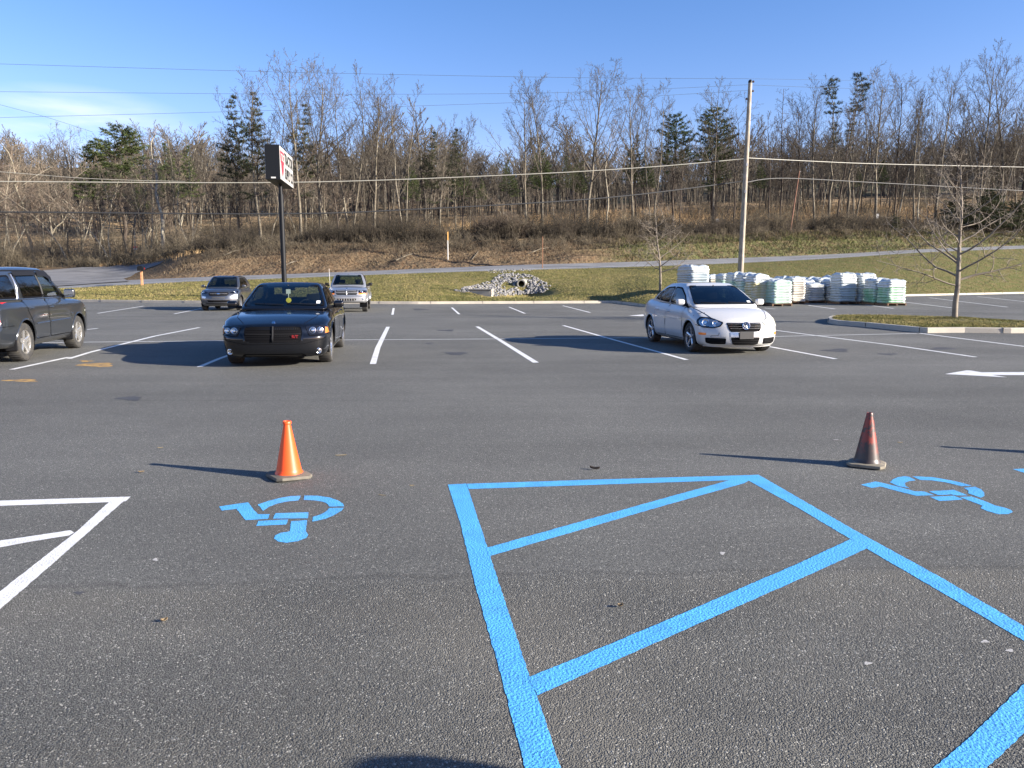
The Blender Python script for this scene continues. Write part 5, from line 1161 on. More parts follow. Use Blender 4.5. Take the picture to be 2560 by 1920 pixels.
def add_proto(key, fn, mt, mc, nm):
    T, C = fn
    me1 = T.mesh('trunk'); me1.materials.append(M[mt])
    me2 = C.mesh('crown') if isinstance(C, Tubes) else mesh_np('crown', C[0], C[1]); me2.materials.append(M[mc])
    V = C.arrays()[0] if isinstance(C, Tubes) else C[0]
    PROTO[key] = (me1, me2, float(V[:, 2].max()), nm)
add_proto('v1', bare_tree(1, 20, .19, .30, (.45, .80), .50, .085, .035), 'bark', 'twig', 'bare_tree')
add_proto('v2', bare_tree(2, 20, .17, .36, (.40, .75), .45, .09, .04), 'bark', 'twig', 'bare_tree')
add_proto('v3', bare_tree(3, 20, .16, .28, (.42, .80), .44, .08, .045, forks=2, nb=(11, 7, 6, 3)), 'bark', 'twig', 'bare_tree')
add_proto('v4', bare_tree(4, 20, .15, .34, (.40, .75), .38, .09, .04), 'bark_dark', 'twig_dark', 'bare_tree')
add_proto('v5', bare_tree(5, 20, .22, .28, (.55, .95), .52, .10, .055), 'bark', 'twig', 'bare_tree')
add_proto('v6', bare_tree(6, 20, .14, .40, (.4, .8), .34, .08, .09), 'bark_pale', 'twig_red', 'bare_tree')
add_proto('v7', bare_tree(17, 20, .13, .30, (.4, .8), .36, .09, .09, forks=3, nb=(8, 6, 5, 3)), 'bark_pale', 'twig', 'bare_tree')
add_proto('v8', bare_tree(23, 20, .14, .32, (.45, .85), .32, .08, .05), 'bark_dark', 'twig_dark', 'bare_tree')
add_proto('spire', bare_tree(31, 20, .14, .20, (1.1, 1.5), .16, .02, .03, nb=(46, 5, 3, 2), levels=3), 'bark_dark', 'twig_dark', 'bare_tree')
add_proto('gnarl', bare_tree(41, 20, .24, .35, (.6, 1.2), .32, .10, .17, nb=(10, 7, 6, 3)), 'bark_pale', 'twig_red', 'bare_tree')
add_proto('s1', bare_tree(51, 20, .13, .20, (.4, .8), .32, .09, .08, nb=(12, 6, 4), levels=3, minr=.022), 'bark', 'twig', 'bare_tree')
add_proto('s2', bare_tree(52, 20, .12, .20, (.4, .75), .30, .1, .08, nb=(19, 8, 5), levels=3, minr=.02), 'bark_pale', 'twig', 'bare_tree')
add_proto('s3', bare_tree(53, 20, .11, .20, (.4, .7), .26, .1, .07, nb=(17, 8, 5), levels=3, minr=.02), 'bark_dark', 'twig_dark', 'bare_tree')
add_proto('s4', bare_tree(54, 20, .12, .22, (.5, .9), .30, .09, .12, nb=(20, 8, 5), levels=3, minr=.02), 'bark_pale', 'twig_red', 'bare_tree')
add_proto('p_cone', pine_tree(1, 18, .2, .45, 3.0, 'cone'), 'bark_dark', 'needles', 'pine_tree')
add_proto('p_round', pine_tree(2, 18, .22, .52, 3.6, 'round', 1.5), 'bark_dark', 'needles', 'pine_tree')
add_proto('p_thin', pine_tree(3, 18, .16, .42, 2.4, 'cone', 1.15, (.36, .045)), 'bark', 'needles_dull', 'pine_tree')
add_proto('p_tuft', pine_tree(4, 18, .16, .72, 1.15, 'col', 1.25, (.34, .04)), 'bark', 'needles_dull', 'pine_tree')
add_proto('p_low', pine_tree(5, 8, .2, .05, 3.4, 'cone', 1.3), 'bark_dark', 'needles_dull', 'evergreen_tree')
TREES = []
def tree(xD, topD, cd, key, label, rz=None, cat='tree', group=None, lean=0, sxy=None, H=None):
    b = pix_at_depth(xD*K, cd); me1, me2, h0, nm = PROTO[key]
    if H is None: H = atY(xD*K, topD*K, b.y).z-b.z
    s = H/h0; w = sxy or max(.75, min(1.15, 1/s*.95 if s < 1 else .95))
    e = empty(nm, b, random.uniform(0, 6.28) if rz is None else rz, label=label, cat=cat, group=group)
    e.rotation_euler = (lean*.3, lean, e.rotation_euler.z); e.scale = (s*w, s*w, s)
    obj('trunk', me1, None, e); obj('crown', me2, None, e); TREES.append((b, e)); return e
BT_ = lambda x: float(np.interp(x, XS/K, [92, 92, 90, 90, 88, 78, 78, 78, 79, 80, 84, 90, 94, 100, 108, 127, 150]))
main = [
 (30, 292, 14, 'v6', 'bare tree with a reddish crown above the roof of the charcoal vehicle'),
 (75, 310, 8, 'gnarl', 'dark bent tree with low crooked limbs at the left edge of the woods'),
 (120, 300, 22, 'v5', 'bare rounded tree under the faint cloud'),
 (182, 268, 26, 'v5', 'bare round-headed tree just left of the big dark pine'),
 (283, 330, 10, 'v3', 'forked bare tree that carries the red and white notice'),
 (358, 234, 7, 'gnarl', 'tall twisted bare tree standing alone between the pine and the mound'),
 (322, 345, 8, 'v7', 'pale multi-stemmed tree right of the notice tree'),
 (240, 350, 8, 'v6', 'pale leaning tree between the mailbox and the pine'),
 (150, 350, 6, 's4', 'low pale tangled tree behind the side road'),
 (415, 330, 12, 'v7', 'pale multi-stemmed tree above the top of the dirt mound'),
 (470, 300, 10, 'v2', 'slim bare tree left of the twin narrow pines'),
 (500, 270, 16, 'v8', 'thin dark bare tree at the left of the narrow pines'),
 (567, 132, 8, 'v2', 'tall bare tree rising above the narrow pines left of the sign'),
 (612, 200, 6, 'v4', 'dark bare tree directly behind the black sign cabinet'),
 (654, 104, 5, 'v1', 'tallest bare tree right above the sign, left of a pair'),
 (697, 111, 8, 'v5', 'tallest bare tree right above the sign, right of a pair'),
 (735, 225, 6, 'spire', 'thin bare conifer with many short side branches right of the sign'),
 (761, 137, 7, 'v3', 'tall forked bare tree third right of the sign'),
 (811, 157, 5, 'v1', 'tall bare tree with long rising limbs in the left cluster'),
 (845, 190, 10, 'v4', 'dark slim bare tree second from the right of the left cluster'),
 (874, 172, 5, 'v3', 'wide bare tree at the right end of the left cluster'),
 (790, 230, 14, 'v8', 'slim dark tree inside the left cluster'),
 (951, 240, 6, 'v2', 'bare tree behind the pale marker post'),
 (1000, 244, 9, 'v4', 'bare tree at the left rim of the open sky gap'),
 (905, 290, 9, 'v8', 'short dark bare tree between the left cluster and the marker post'),
 (1137, 170, 4, 'v1', 'tall bare tree standing left of a close pair above the culvert'),
 (1172, 154, 5, 'v2', 'tall bare tree standing right of a close pair above the culvert'),
 (1268, 131, 6, 'v5', 'tall widely branched bare tree in the middle of the bank'),
 (1240, 290, 3, 'v8', 'short leaning tree left of the widely branched middle tree'),
 (1310, 250, 7, 'v6', 'mid-height bare tree between the two broad-crowned middle trees'),
 (1365, 160, 6, 'v1', 'tall bare tree above the young roadside tree'),
 (1404, 165, 9, 'v3', 'forked bare tree left of the first broad pine'),
 (1465, 290, 6, 'v8', 'dark bare tree in front of the first broad pine'),
 (1537, 172, 8, 'v1', 'bare tree whose crown mixes with the second broad pine'),
 (1580, 235, 6, 'v4', 'dark bare tree just left of the utility pole'),
 (1655, 240, 4, 'v4', 'dark bare tree just right of the utility pole'),
 (1680, 182, 7, 'spire', 'dark layered bare conifer right of the utility pole'),
 (1716, 200, 10, 'v4', 'slim tree behind the leaning rusty pole'),
 (1751, 147, 7, 'v2', 'tall bare tree just left of the two tufted pines'),
 (1800, 190, 3, 'v8', 'dark slender tree between the two tufted pines'),
 (1840, 175, 5, 'v3', 'forked dark tree right of the two tufted pines'),
 (1883, 131, 6, 'v5', 'tall bare tree with arching limbs in the right woods'),
 (1922, 143, 9, 'v4', 'tall slim dark tree in the middle of the right woods'),
 (1965, 158, 5, 'v2', 'bare tree left of the young island tree crown'),
 (2010, 131, 6, 'v1', 'tall bare tree behind the young island tree'),
 (2052, 165, 9, 'v8', 'dark slim tree behind the trunk of the island tree'),
 (2104, 90, 6, 'v1', 'tallest bare tree of the right woods'),
 (2147, 118, 8, 'v5', 'wide bare tree right of the tallest one in the right woods'),
 (2190, 172, 6, 'v3', 'bare forked tree at the right edge of the photo'),
 (2236, 160, 9, 'v4', 'bare tree cut by the right edge of the photo'),
 (1117, 440, 1.5, 's4', 'small bare sapling on the bank above the culvert'),
 (1200, 400, 2.0, 's2', 'crooked pale sapling on the bank right of the culvert')]
for i, (x, ty, dd, k, lb) in enumerate(main):
    e = tree(x, ty, BT_(x)+dd, k, lb, rz=(i*2.399) % 6.28, lean=random.uniform(-.03, .03))
pines = [(215, 300, 24, 'p_cone', 'dark layered pine, left half of the big evergreen pair at the left', 1.4), (275, 265, 26, 'p_round', 'broad green pine, right half of the big evergreen pair at the left', 1.6),
 (373, 306, 28, 'p_cone', 'small pine top behind the twisted bare tree', 1), (420, 312, 28, 'p_cone', 'small pine top above the dirt mound', 1),
 (521, 205, 12, 'p_thin', 'narrow pine, left one of the two beside the sign', 1.1), (566, 192, 10, 'p_thin', 'narrow pine, right one of the two beside the sign', 1.1), (664, 218, 12, 'p_thin', 'narrow dull pine hidden among the tallest bare trees', 1.1),
 (934, 281, 10, 'p_thin', 'narrow pine, left one of the pair behind the marker post', 1), (985, 277, 13, 'p_thin', 'narrow pine, right one of the pair behind the marker post', 1),
 (1097, 343, 30, 'p_cone', 'small distant pine left of the close pair of bare trees', 1), (1172, 322, 18, 'p_cone', 'small pine behind the close pair of bare trees', 1.1), (1370, 290, 16, 'p_cone', 'pine behind the tree above the young roadside tree', 1.1),
 (1450, 240, 13, 'p_round', 'broad dark pine, left one of the two broad pines', 1.05), (1534, 228, 14, 'p_round', 'broad dark pine, right one of the two broad pines', 1.25),
 (1783, 163, 10, 'p_tuft', 'slender pine with a tufted top, left one of two', 1.1), (1823, 155, 11, 'p_tuft', 'slender pine with a tufted top, right one of two', 1.2),
 (2120, 405, -1, 'p_low', 'dark spreading evergreen on the bank behind the island tree', 1.9), (2185, 425, -1, 'p_low', 'dark spreading evergreen at the right edge of the bank', 1.7), (2060, 420, 1, 'p_low', 'dark spreading evergreen just left of the island tree crown', 1.9), (2250, 400, 0, 'p_low', 'dark spreading evergreen cut by the right edge of the photo', 1.2), (1925, 462, -1.5, 'p_low', 'small dark evergreen bush on the right bank', 1.0)]
for x, ty, dd, k, lb, w in pines: tree(x, ty, BT_(x)+dd, k, lb, cat='pine tree' if 'pine' in lb else 'evergreen', sxy=w)
# second rank: slim trees filling the woods
rs = np.random.RandomState(77)
G1 = 'slim bare trees packed behind the front rank of the woods'
n = 0
while n < 236:
    x = rs.uniform(-260, 2480); gap = 880 < x < 1640
    cd = BT_(x)+rs.uniform(3, 55)
    if gap and rs.rand() < .35: continue
    H = rs.uniform(7, 14) if not gap else rs.uniform(4, 7.5)
    if x > 1640: H = rs.uniform(10, 17)
    if x < 400: H = rs.uniform(8, 15)
    H *= 1+.75*float(vnoise(np.array([x*.01]), np.array([cd*.06]), 1.0, 44)[0]); H = max(H, 3.5)
    k = ('s1', 's2', 's3', 's4', 's3')[rs.randint(5)] if x < 1600 else ('s1', 's3', 's3', 's2', 'v8')[rs.randint(5)]
    if x < 420 and rs.rand() < .75: k = ('s2', 's4', 'v7', 'gnarl')[rs.randint(4)]
    tree(x, 0, cd, k, 'slim bare tree packed behind the front rank of the woods', rz=rs.rand()*6.28, group=G1, H=H, lean=rs.normal(0, .085), sxy=rs.uniform(.8, 1.25)); n += 1
for i in range(26):
    x = (rs.uniform(880, 1640) if i < 16 else rs.uniform(300, 2300)); tree(x, 0, BT_(x)+rs.uniform(20, 55), 'p_cone', 'small dark pine in the low woods behind the field', group='small dark pines far back in the woods', H=rs.uniform(6, 10), cat='pine tree', sxy=1.2)
# far wooded hill: one mass
T, C = bare_tree(61, 14, .16, .25, (.45, .8), .34, .09, .08, nb=(13, 6, 3), levels=2, minr=.04); v1, f1 = T.arrays(); v2, f2 = C.arrays(); tv = np.concatenate([v1, v2]); tf = np.concatenate([f1, f2+len(v1)])
VV_ = []; FF_ = []; o_ = 0
for i in range(2500):
    x = rs.uniform(-500, 2750); cd = BT_(x)+rs.uniform(50, 175); b = pix_at_depth(x*K, cd); s = rs.uniform(.5, 1.05)*(1+.7*float(vnoise(np.array([x*.012]), np.array([cd*.03]), 1.0, 19)[0])); a = rs.rand()*6.28
    Rm = np.array([[math.cos(a), -math.sin(a), 0], [math.sin(a), math.cos(a), 0], [0, 0, 1]]); VV_.append((tv@Rm.T)*s*np.array([1.25, 1.25, 1])+np.array(b)); FF_.append(tf+o_); o_ += len(tv)
obj('distant_woods', mesh_np('distant_woods', np.concatenate(VV_), np.concatenate(FF_)), M['twig'], label='bare grey brown woods covering the far hill', cat='woods', kind='stuff')
# undergrowth along the top of the bank
def tangle(name, N, place, hh, stems, mat, label, cat, thick=.018, spread=.8):
    T = Tubes()
    for i in range(N):
        b, sc = place(i)
        if b is None: continue
        for k in range(stems):
            a = rs.rand()*6.28; r = rs.rand()*spread*sc; h = hh*sc*rs.uniform(.45, 1.15); d = np.array([math.cos(a), math.sin(a), 0])
            p0 = np.array(b)+d*r*.5; p1 = p0+d*h*rs.uniform(0, .35)+np.array([rs.normal(0, .1), rs.normal(0, .1), h*.6]); p2 = p1+d*h*rs.uniform(.1, .5)+np.array([rs.normal(0, .15), rs.normal(0, .15), h*rs.uniform(.05, .45)])
            T.add([p0-np.array([0, 0, .1]), p1, p2], [thick, thick*.7, thick*.3], 3)
            for q in range(2):
                u = rs.uniform(.3, 1); c = p1*(1-u)+p2*u; v = rs.normal(0, 1, 3); v[2] = abs(v[2]); v *= h*.28/np.linalg.norm(v)
                T.add([c, c+v], [thick*.5, thick*.25], 3)
    return obj(name, T.mesh(name), mat, label=label, cat=cat, kind='stuff')
M['brush'] = pmat('brown brush', (.110, .092, .066), .95, spec=.1, noise=[(.3, (.050, .042, .032), .4, .6), (1.1, (.23, .19, .13), .55, .7)])
M['brush_pale'] = pmat('pale brush', (.27, .225, .155), .95, spec=.1, noise=[(.3, (.13, .105, .075), .4, .6)])
def p_top(i):
    x = rs.uniform(-200, 2400); cd = BT_(x)+abs(rs.normal(0, 1))*5-1.2; p = pix_at_depth(x*K, cd); return p, rs.uniform(.5, 1.15)*(1+1.1*float(vnoise(np.array([p.x]), np.array([p.y*.3]), .22, 12)[0]))
tangle('undergrowth', 1250, p_top, 1.7, 15, M['brush'], 'dark brown brush along the top of the bank', 'undergrowth')
M['brush_dark'] = pmat('dark shaded brush', (.060, .050, .040), .95, spec=.1, noise=[(.3, (.030, .027, .022), .4, .6), (1.1, (.15, .125, .09), .58, .72)])  # shade along the bank lip is put into the brush colour
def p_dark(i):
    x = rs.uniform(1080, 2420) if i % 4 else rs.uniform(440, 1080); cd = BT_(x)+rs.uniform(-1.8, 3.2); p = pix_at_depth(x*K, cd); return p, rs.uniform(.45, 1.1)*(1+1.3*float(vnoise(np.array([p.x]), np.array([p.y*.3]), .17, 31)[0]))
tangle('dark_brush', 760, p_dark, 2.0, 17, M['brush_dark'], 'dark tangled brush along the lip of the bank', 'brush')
def p_scrub(i):
    x = rs.uniform(430, 2350); u = rs.rand()**.6; j = int(np.clip(np.searchsorted(GX, x*K), 0, NX-1)); q = rows['BM'][j]*(1-u)+rows['BT'][j]*u; return (q[0], q[1], ground(q[0], q[1])), rs.uniform(.35, 1.1)
tangle('bank_scrub', 420, p_scrub, 1.0, 11, M['brush'], 'patchy low scrub coming down the face of the bank', 'scrub', thick=.016)
def p_left(i):
    x = rs.uniform(-150, 420); cd = BT_(x)+rs.uniform(4, 32); return pix_at_depth(x*K, cd), rs.uniform(.6, 1.3)
tangle('pale_thicket', 330, p_left, 2.8, 13, M['brush_pale'], 'pale brown thicket behind the side road', 'thicket')
def p_mid(i):
    x = rs.uniform(420, 900) if i % 3 == 0 else rs.uniform(1500, 2400) if i % 3 == 1 else rs.uniform(420, 2400); cd = BT_(x)+rs.uniform(8, 40); return pix_at_depth(x*K, cd), rs.uniform(.5, 1.2)
tangle('forest_brush', 640, p_mid, 2.6, 12, M['brush'], 'sparse brush between the trunks of the woods', 'brush')
def p_pile(i):
    x = rs.uniform(1040, 1135); return pix_at_depth(x*K, BT_(x)+rs.uniform(0, 3)), rs.uniform(.7, 1.2)
tangle('brush_pile', 60, p_pile, 1.9, 26, M['bark_dark'], 'dark heap of cut brush on the bank above the stones', 'brush pile', thick=.03, spread=1.6)
# weeds and litter on the cut bank; clumps get greener to the right
def blades(name, N, fn, hgt, wid, mat, label, cat, lay=.6):
    P = []; 
    for i in range(N):
        b = fn()
        if b is None: continue
        a = rs.rand()*6.28; h = hgt*rs.uniform(.4, 1.2); d = np.array([math.cos(a), math.sin(a), 0])*wid/2; t = np.array([rs.normal(0, lay), rs.normal(0, lay), 1.0])*h
        b = np.array(b); P.append((b-d, b+d, b+t))
    V = np.array(P).reshape(-1, 3); return obj(name, mesh_np(name, V, np.arange(len(V)).reshape(-1, 3)), mat, label=label, cat=cat, kind='stuff')
def band(ra, rb, x0, x1, t0=0, t1=1, pw=1):
    def f():
        x = rs.uniform(x0, x1)*K; t = t0+(t1-t0)*rs.rand()**pw
        i = np.clip(np.searchsorted(GX, x), 0, NX-1); p = rows[ra][i]*(1-t)+rows[rb][i]*t
        px = p[0]+rs.normal(0, .6); return (px, p[1], ground(px, p[1])-.02)
    return f
M['weed_tan'] = pmat('dry tan weeds', (.24, .18, .11), .95, spec=.1, noise=[(.4, (.12, .09, .06), .4, .62)])
M['weed_brown'] = pmat('brown weeds', (.125, .098, .066), .95, spec=.1, noise=[(.4, (.06, .048, .035), .4, .62)])
M['weed_green'] = pmat('green brown weeds', (.13, .145, .05), .95, spec=.1, noise=[(.5, (.16, .12, .065), .42, .6)])
M['field'] = pmat('tan field grass', (.50, .345, .18), .95, spec=.1, noise=[(.3, (.34, .23, .12), .4, .6)])
blades('dead_weeds', 16000, band('BM', 'BT', 380, 2300, 0, 1), .42, .05, M['weed_brown'], 'dead brown weeds on the upper bank', 'weeds', .8)
blades('dry_weeds', 7000, band('RF', 'BM', 360, 1350, .35, 1), .20, .05, M['weed_tan'], 'dry tan weeds on the dirt cut', 'weeds', .9)
blades('green_weeds', 17000, band('RF', 'BT', 1330, 2350, .02, .95), .36, .07, M['weed_green'], 'rough green and brown weeds on the bank at the right', 'weeds', .7)
blades('field_grass', 26000, band('BT', 'FA', 850, 2350, .25, 1.0), .9, .06, M['field'], 'tall tan grass of the field behind the trees', 'tall grass', .3)
blades('verge_grass', 4000, band('BT', 'FA', 200, 420, .0, .3), .5, .05, M['field'], 'tan grass at the edge of the side road', 'tall grass', .3)
# lawn blades
M['blade'] = pmat('lawn grass blades', (.165, .15, .052), .9, spec=.15, noise=[(.25, (.31, .25, .105), .40, .60), (2.5, (.10, .115, .03), .5, .65)])
def lawn_pt():
    x = rs.uniform(120, 2350)*K; t = rs.rand()**1.2; i = np.clip(np.searchsorted(GX, x), 0, NX-1); j = int(t*70); v = lawnV[j*NX+i]
    px = v[0]+rs.normal(0, .2); py = v[1]+rs.uniform(-.2, .2)
    if ((px-PIT.x)/2.6)**2+((py-PIT.y+1.2)/3.0)**2 < 1: return None
    z = ground(px, py); return (px, py, z-.01) if z > .1 else None
lawnV = TER[0][0]
blades('lawn_grass', 90000, lawn_pt, .085, .035, M['blade'], 'short patchy lawn between the kerb and the road', 'grass', .9)
def isl_pt():
    a = rs.uniform(0, 1); i = rs.randint(len(inn)); p = cen.lerp(inn[i].lerp(inn[(i+1) % len(inn)], rs.rand()), math.sqrt(rs.rand())*.99); dd = (p.xy-TREE_P.xy).length
    return (p.x, p.y, .14+.10*math.exp(-(dd/.8)**2))
blades('island_grass_blades', 26000, isl_pt, .06, .018, M['blade'], 'thin dry grass on the kerbed island', 'grass', .9)
# young trees
def young(xD, yD, base, H, seed, label, sx=1.0):
    T, C = bare_tree(seed, H, H*.0175, .26, (.95, 1.35), .50, .045, .055, nb=(24, 8, 6), levels=3, minr=.0065, taper=.85)
    e = empty('young_tree', base, 1.1, label=label, cat='tree'); me = T.mesh('trunk'); obj('trunk', me, M['bark_young'], e); obj('crown', C.mesh('crown'), M['bark_young'], e); return e
M['bark_young'] = pmat('young tree bark', (.24, .20, .15), .85, noise=[(3, (.16, .13, .10), .4, .62)])
young(0, 0, TREE_P, 5.6, 73, 'young bare tree growing on the kerbed island')
yb = gp(1425*K, 655*K); yb = at(1425*K, 640*K, 47.5); yb.z = ground(yb.x, yb.y)
young(0, 0, yb, 5.2, 78, 'young bare tree at the kerb behind the white sedan')
# ================================================================== ROADSIDE THINGS
# culvert, riprap, inlet box
sp_ = onterr(1410/6.9125+1100, 486/6.9125+640); pc = at(1410/6.9125+1100, 480/6.9125+640, (sp_-Vector((0, 0, CAMH))).dot(CF)-.35); dirp = Vector((-.12, -1, -.03)).normalized()
Mx = Matrix.Translation(pc) @ dirp.to_track_quat('Z', 'Y').to_matrix().to_4x4()
mb = MB(); mb.lathe([(.31, .25), (.32, .24), (.32, -3.2), (.225, -3.2), (.225, .24), (.235, .25)], 32, Mx, close=True)
cp = mb.obj('culvert_pipe', pmat('grey pipe concrete', (.26, .245, .21), .9), None, smooth=True, label='round concrete culvert pipe ending in the stone-lined hollow', cat='culvert pipe')
MB().lathe([(.224, -2.9), (.0001, -2.9)], 24, Mx).obj('pipe_dark_disc', M['seal'], cp)  # black disc deep in the pipe stands in for the darkness inside
M['stone'] = pmat('pale riprap stone', (.21, .20, .19), .9, noise=[(1.2, (.13, .13, .135), .4, .6), (9, (.30, .28, .25), .5, .7)], bump=(12, .4, .03))
def icos(sub=1):
    bm = bmesh.new(); bmesh.ops.create_icosphere(bm, subdivisions=sub, radius=1); V = np.array([v.co[:] for v in bm.verts]); F = np.array([[v.index for v in f.verts] for f in bm.faces]); bm.free(); return V, F
iv, if_ = icos(1); VV_ = []; FF_ = []; o_ = 0; rs2 = np.random.RandomState(5)
def c6(x, y): return (1100+x/6.9125, 640+y/6.9125)
regs = [([(230, 600), (470, 640), (480, 600), (900, 600), (930, 700), (1300, 680), (1780, 640), (1920, 520), (1700, 400), (1600, 330), (1250, 300), (1000, 330), (880, 440), (690, 490), (430, 540)], 1100), ([(720, 250), (900, 300), (1620, 250), (1560, 225), (900, 245)], 90)]
def inside(px, py, poly):
    r = False; n = len(poly)
    for i in range(n):
        x1, y1 = poly[i]; x2, y2 = poly[(i+1) % n]
        if (y1 > py) != (y2 > py) and px < (x2-x1)*(py-y1)/(y2-y1)+x1: r = not r
    return r
for poly, N in regs:
    k = 0
    while k < N:
        x = rs2.uniform(200, 1950); y = rs2.uniform(210, 710)
        if not inside(x, y, poly): continue
        k += 1
        if ((x-1160)/110)**2+((y-520)/70)**2 < 1 and rs2.rand() < .9: continue
        if ((x-1410)/100)**2+((y-500)/110)**2 < 1: continue
        h = onterr(*c6(x, y))
        if h is None: continue
        s = rs2.uniform(.05, .125)*(1 if N > 100 else .7); Vv = iv*(1+rs2.uniform(-.28, .28, (len(iv), 1)))*s*np.array([rs2.uniform(.8, 1.4), rs2.uniform(.7, 1.2), rs2.uniform(.5, .9)]); a = rs2.rand()*6.28
        Rm = np.array([[math.cos(a), -math.sin(a), 0], [math.sin(a), math.cos(a), 0], [0, 0, 1]]); VV_.append(Vv@Rm.T+np.array(h)+np.array([0, 0, s*.2])); FF_.append(if_+o_); o_ += len(iv)
obj('riprap_stones', mesh_np('riprap_stones', np.concatenate(VV_), np.concatenate(FF_)), M['stone'], label='heap of pale broken stones around the culvert', cat='stones', kind='stuff')
bp = onterr(*c6(700, 655)); ib = empty('drain_inlet', bp, R(-16), label='low concrete drain inlet box at the edge of the stones', cat='drain inlet')
mb = MB(); mb.box((0, .25, .02), (1.66, .12, .52)); mb.box((-.78, -.02, .02), (.10, .42, .52)); mb.box((.78, -.02, .02), (.10, .42, .52)); mb.box((0, -.19, .0), (1.455, .10, .46)); mb.obj('box', M['concrete'], ib)
MB().box((0, .04, .305), (1.74, .66, .07), bev=.01).obj('lid', M['concrete'], ib)
# mailbox
mp_ = at(355, 705, 58.2); mp_.z = ground(mp_.x, mp_.y); mbx = empty('mailbox', mp_, R(10),  label='black mailbox on a reddish wooden post at the roadside', cat='mailbox')
MB().box((0, 0, .50), (.15, .15, 1.1), bev=.01).obj('post', pmat('reddish cedar post', (.50, .26, .13), .8, noise=[(5, (.38, .18, .09), .4, .6)]), mbx)
mb = MB(); pr = [(-.17, 1.02), (.17, 1.02), (.17, 1.24), (.13, 1.33), (.06, 1.37), (-.06, 1.37), (-.13, 1.33), (-.17, 1.24)]; mb.prism([(a*1.25, -.3, b*1.05) for a, b in pr], (0, .62, 0)); mb.obj('box', M['blacksteel'], mbx)
MB().box((.225, .05, 1.25), (.02, .05, .12)).obj('flag', M['red'], mbx)
# utility pole
up = at(1600*K, 575*K, 62); up.z = ground(up.x, up.y); tp_ = atY(1621*K, 172*K, up.y); uh = tp_.z-up.z
top_x = tp_.x
lean = math.atan2(top_x-up.x, uh); topx_ = (up, tp_)
u_ = empty('utility_pole', up, 0, label='tall weathered wooden utility pole standing in the lawn', cat='utility pole'); u_.rotation_euler = (0, lean, 0)
MB().tube([(0, 0, -.5), (0, 0, uh*.35), (0, 0, uh*.7), (0, 0, uh-.25)], [.235, .205, .175, .15], 14).obj('pole', M['wood_pole'], u_, smooth=True)
MB().tube([(0, 0, uh-.25), (0, 0, uh-.10), (0, 0, uh)], [.16, .16, .06], 12).obj('pole_cap', M['blacksteel'], u_, smooth=True)
for z, s_ in ((uh-.9, 1), (uh-1.5, -1), (uh-.2, 1)):
    MB().tube([(0, 0, z), (s_*.22, -.02, z+.02)], .03, 6).obj('bracket', M['steel'], u_)
    MB().lathe([(.05, 0), (.085, .03), (.05, .06), (.085, .09), (.05, .12), (.03, .16)], 12, Matrix.Translation((s_*.24, -.02, z-.02))).obj('insulator', pmat('brown glazed insulator', (.12, .07, .05), .2), u_, smooth=True)
for z in (uh*.575, uh*.44): MB().box((0, -.19, z), (.16, .12, .22), bev=.01).obj('cable_clamp', M['steel'], u_)
MB().tube([(.0, -.23, .0), (.0, -.20, uh*.35), (.0, -.17, uh*.6)], .018, 6).obj('ground_conduit', M['steel'], u_)
# wires
M['wire'] = pmat('overhead wire', (.07, .09, .12), .8, spec=.1); M['cable_pale'] = pmat('pale telephone cable', (.27, .26, .22), .6); M['cable_black'] = pmat('black cable', (.02, .02, .02), .6)
def wcd(x): return float(np.interp(x, [-400, 1610, 2600], [47, 62, 92]))
def wire(pts, r, mat, label, cat='overhead cable', name='overhead_wire', kk=None, dcd=0):
    P = []
    for i in range(len(pts)-1):
        for j in range(10):
            t = j/10; p0 = pts[max(i-1, 0)]; p1 = pts[i]; p2 = pts[i+1]; p3 = pts[min(i+2, len(pts)-1)]
            c = [.5*((2*p1[k])+(-p0[k]+p2[k])*t+(2*p0[k]-5*p1[k]+4*p2[k]-p3[k])*t*t+(-p0[k]+3*p1[k]-3*p2[k]+p3[k])*t**3) for k in (0, 1)]; P.append(at(c[0]*K, c[1]*K, (wcd(c[0])+dcd)*1.002))
    P.append(at(pts[-1][0]*K, pts[-1][1]*K, wcd(pts[-1][0])+dcd)); MB().tube(P, r, 5).obj(name, mat, None, smooth=True, label=label, cat=cat)
wire([(-220, 133), (0, 138), (590, 155), (1200, 167), (1618, 170)], .012, M['wire'], 'highest thin wire crossing the sky left of the utility pole')
wire([(1618, 170), (1800, 173), (2040, 178), (2500, 186)], .009, M['wire'], 'highest thin wire running right from the utility pole top')
wire([(-220, 197), (0, 198), (600, 203), (1100, 202), (1400, 193), (1616, 183)], .0115, M['wire'], 'second thin wire down across the left sky')
wire([(1616, 183), (1800, 190), (2040, 195), (2500, 200)], .012, M['wire'], 'second thin wire down right of the utility pole')
wire([(-220, 260), (0, 254), (500, 241), (1100, 222), (1400, 208), (1616, 195)], .0115, M['wire'], 'third thin wire down, passing in front of the faint cloud')
wire([(-220, 391), (0, 392), (620, 394), (1100, 378), (1400, 361), (1608, 343)], .036, M['cable_pale'], 'thick pale cable left of the utility pole in front of the woods')
wire([(1612, 341), (1750, 348), (1900, 354), (2212, 361), (2560, 368)], .036, M['cable_pale'], 'thick pale cable right of the utility pole in front of the woods')
wire([(-220, 457), (0, 458), (600, 462), (900, 452), (1300, 428), (1602, 392)], .052, M['cable_black'], 'black cable left of the utility pole, lowest of all')
wire([(1606, 395), (1690, 385), (1900, 395), (2212, 412), (2560, 428)], .040, M['cable_black'], 'black cable right of the utility pole, lowest of all')
wire([(-220, 165), (0, 226), (90, 250), (200, 285)], .013, M['wire'], 'thin service wire slanting down at the upper left corner', dcd=18)
wire([(-220, 355), (0, 371), (200, 386), (400, 392)], .022, M['cable_pale'], 'pale service wire joining the thick cable at the left', dcd=6)
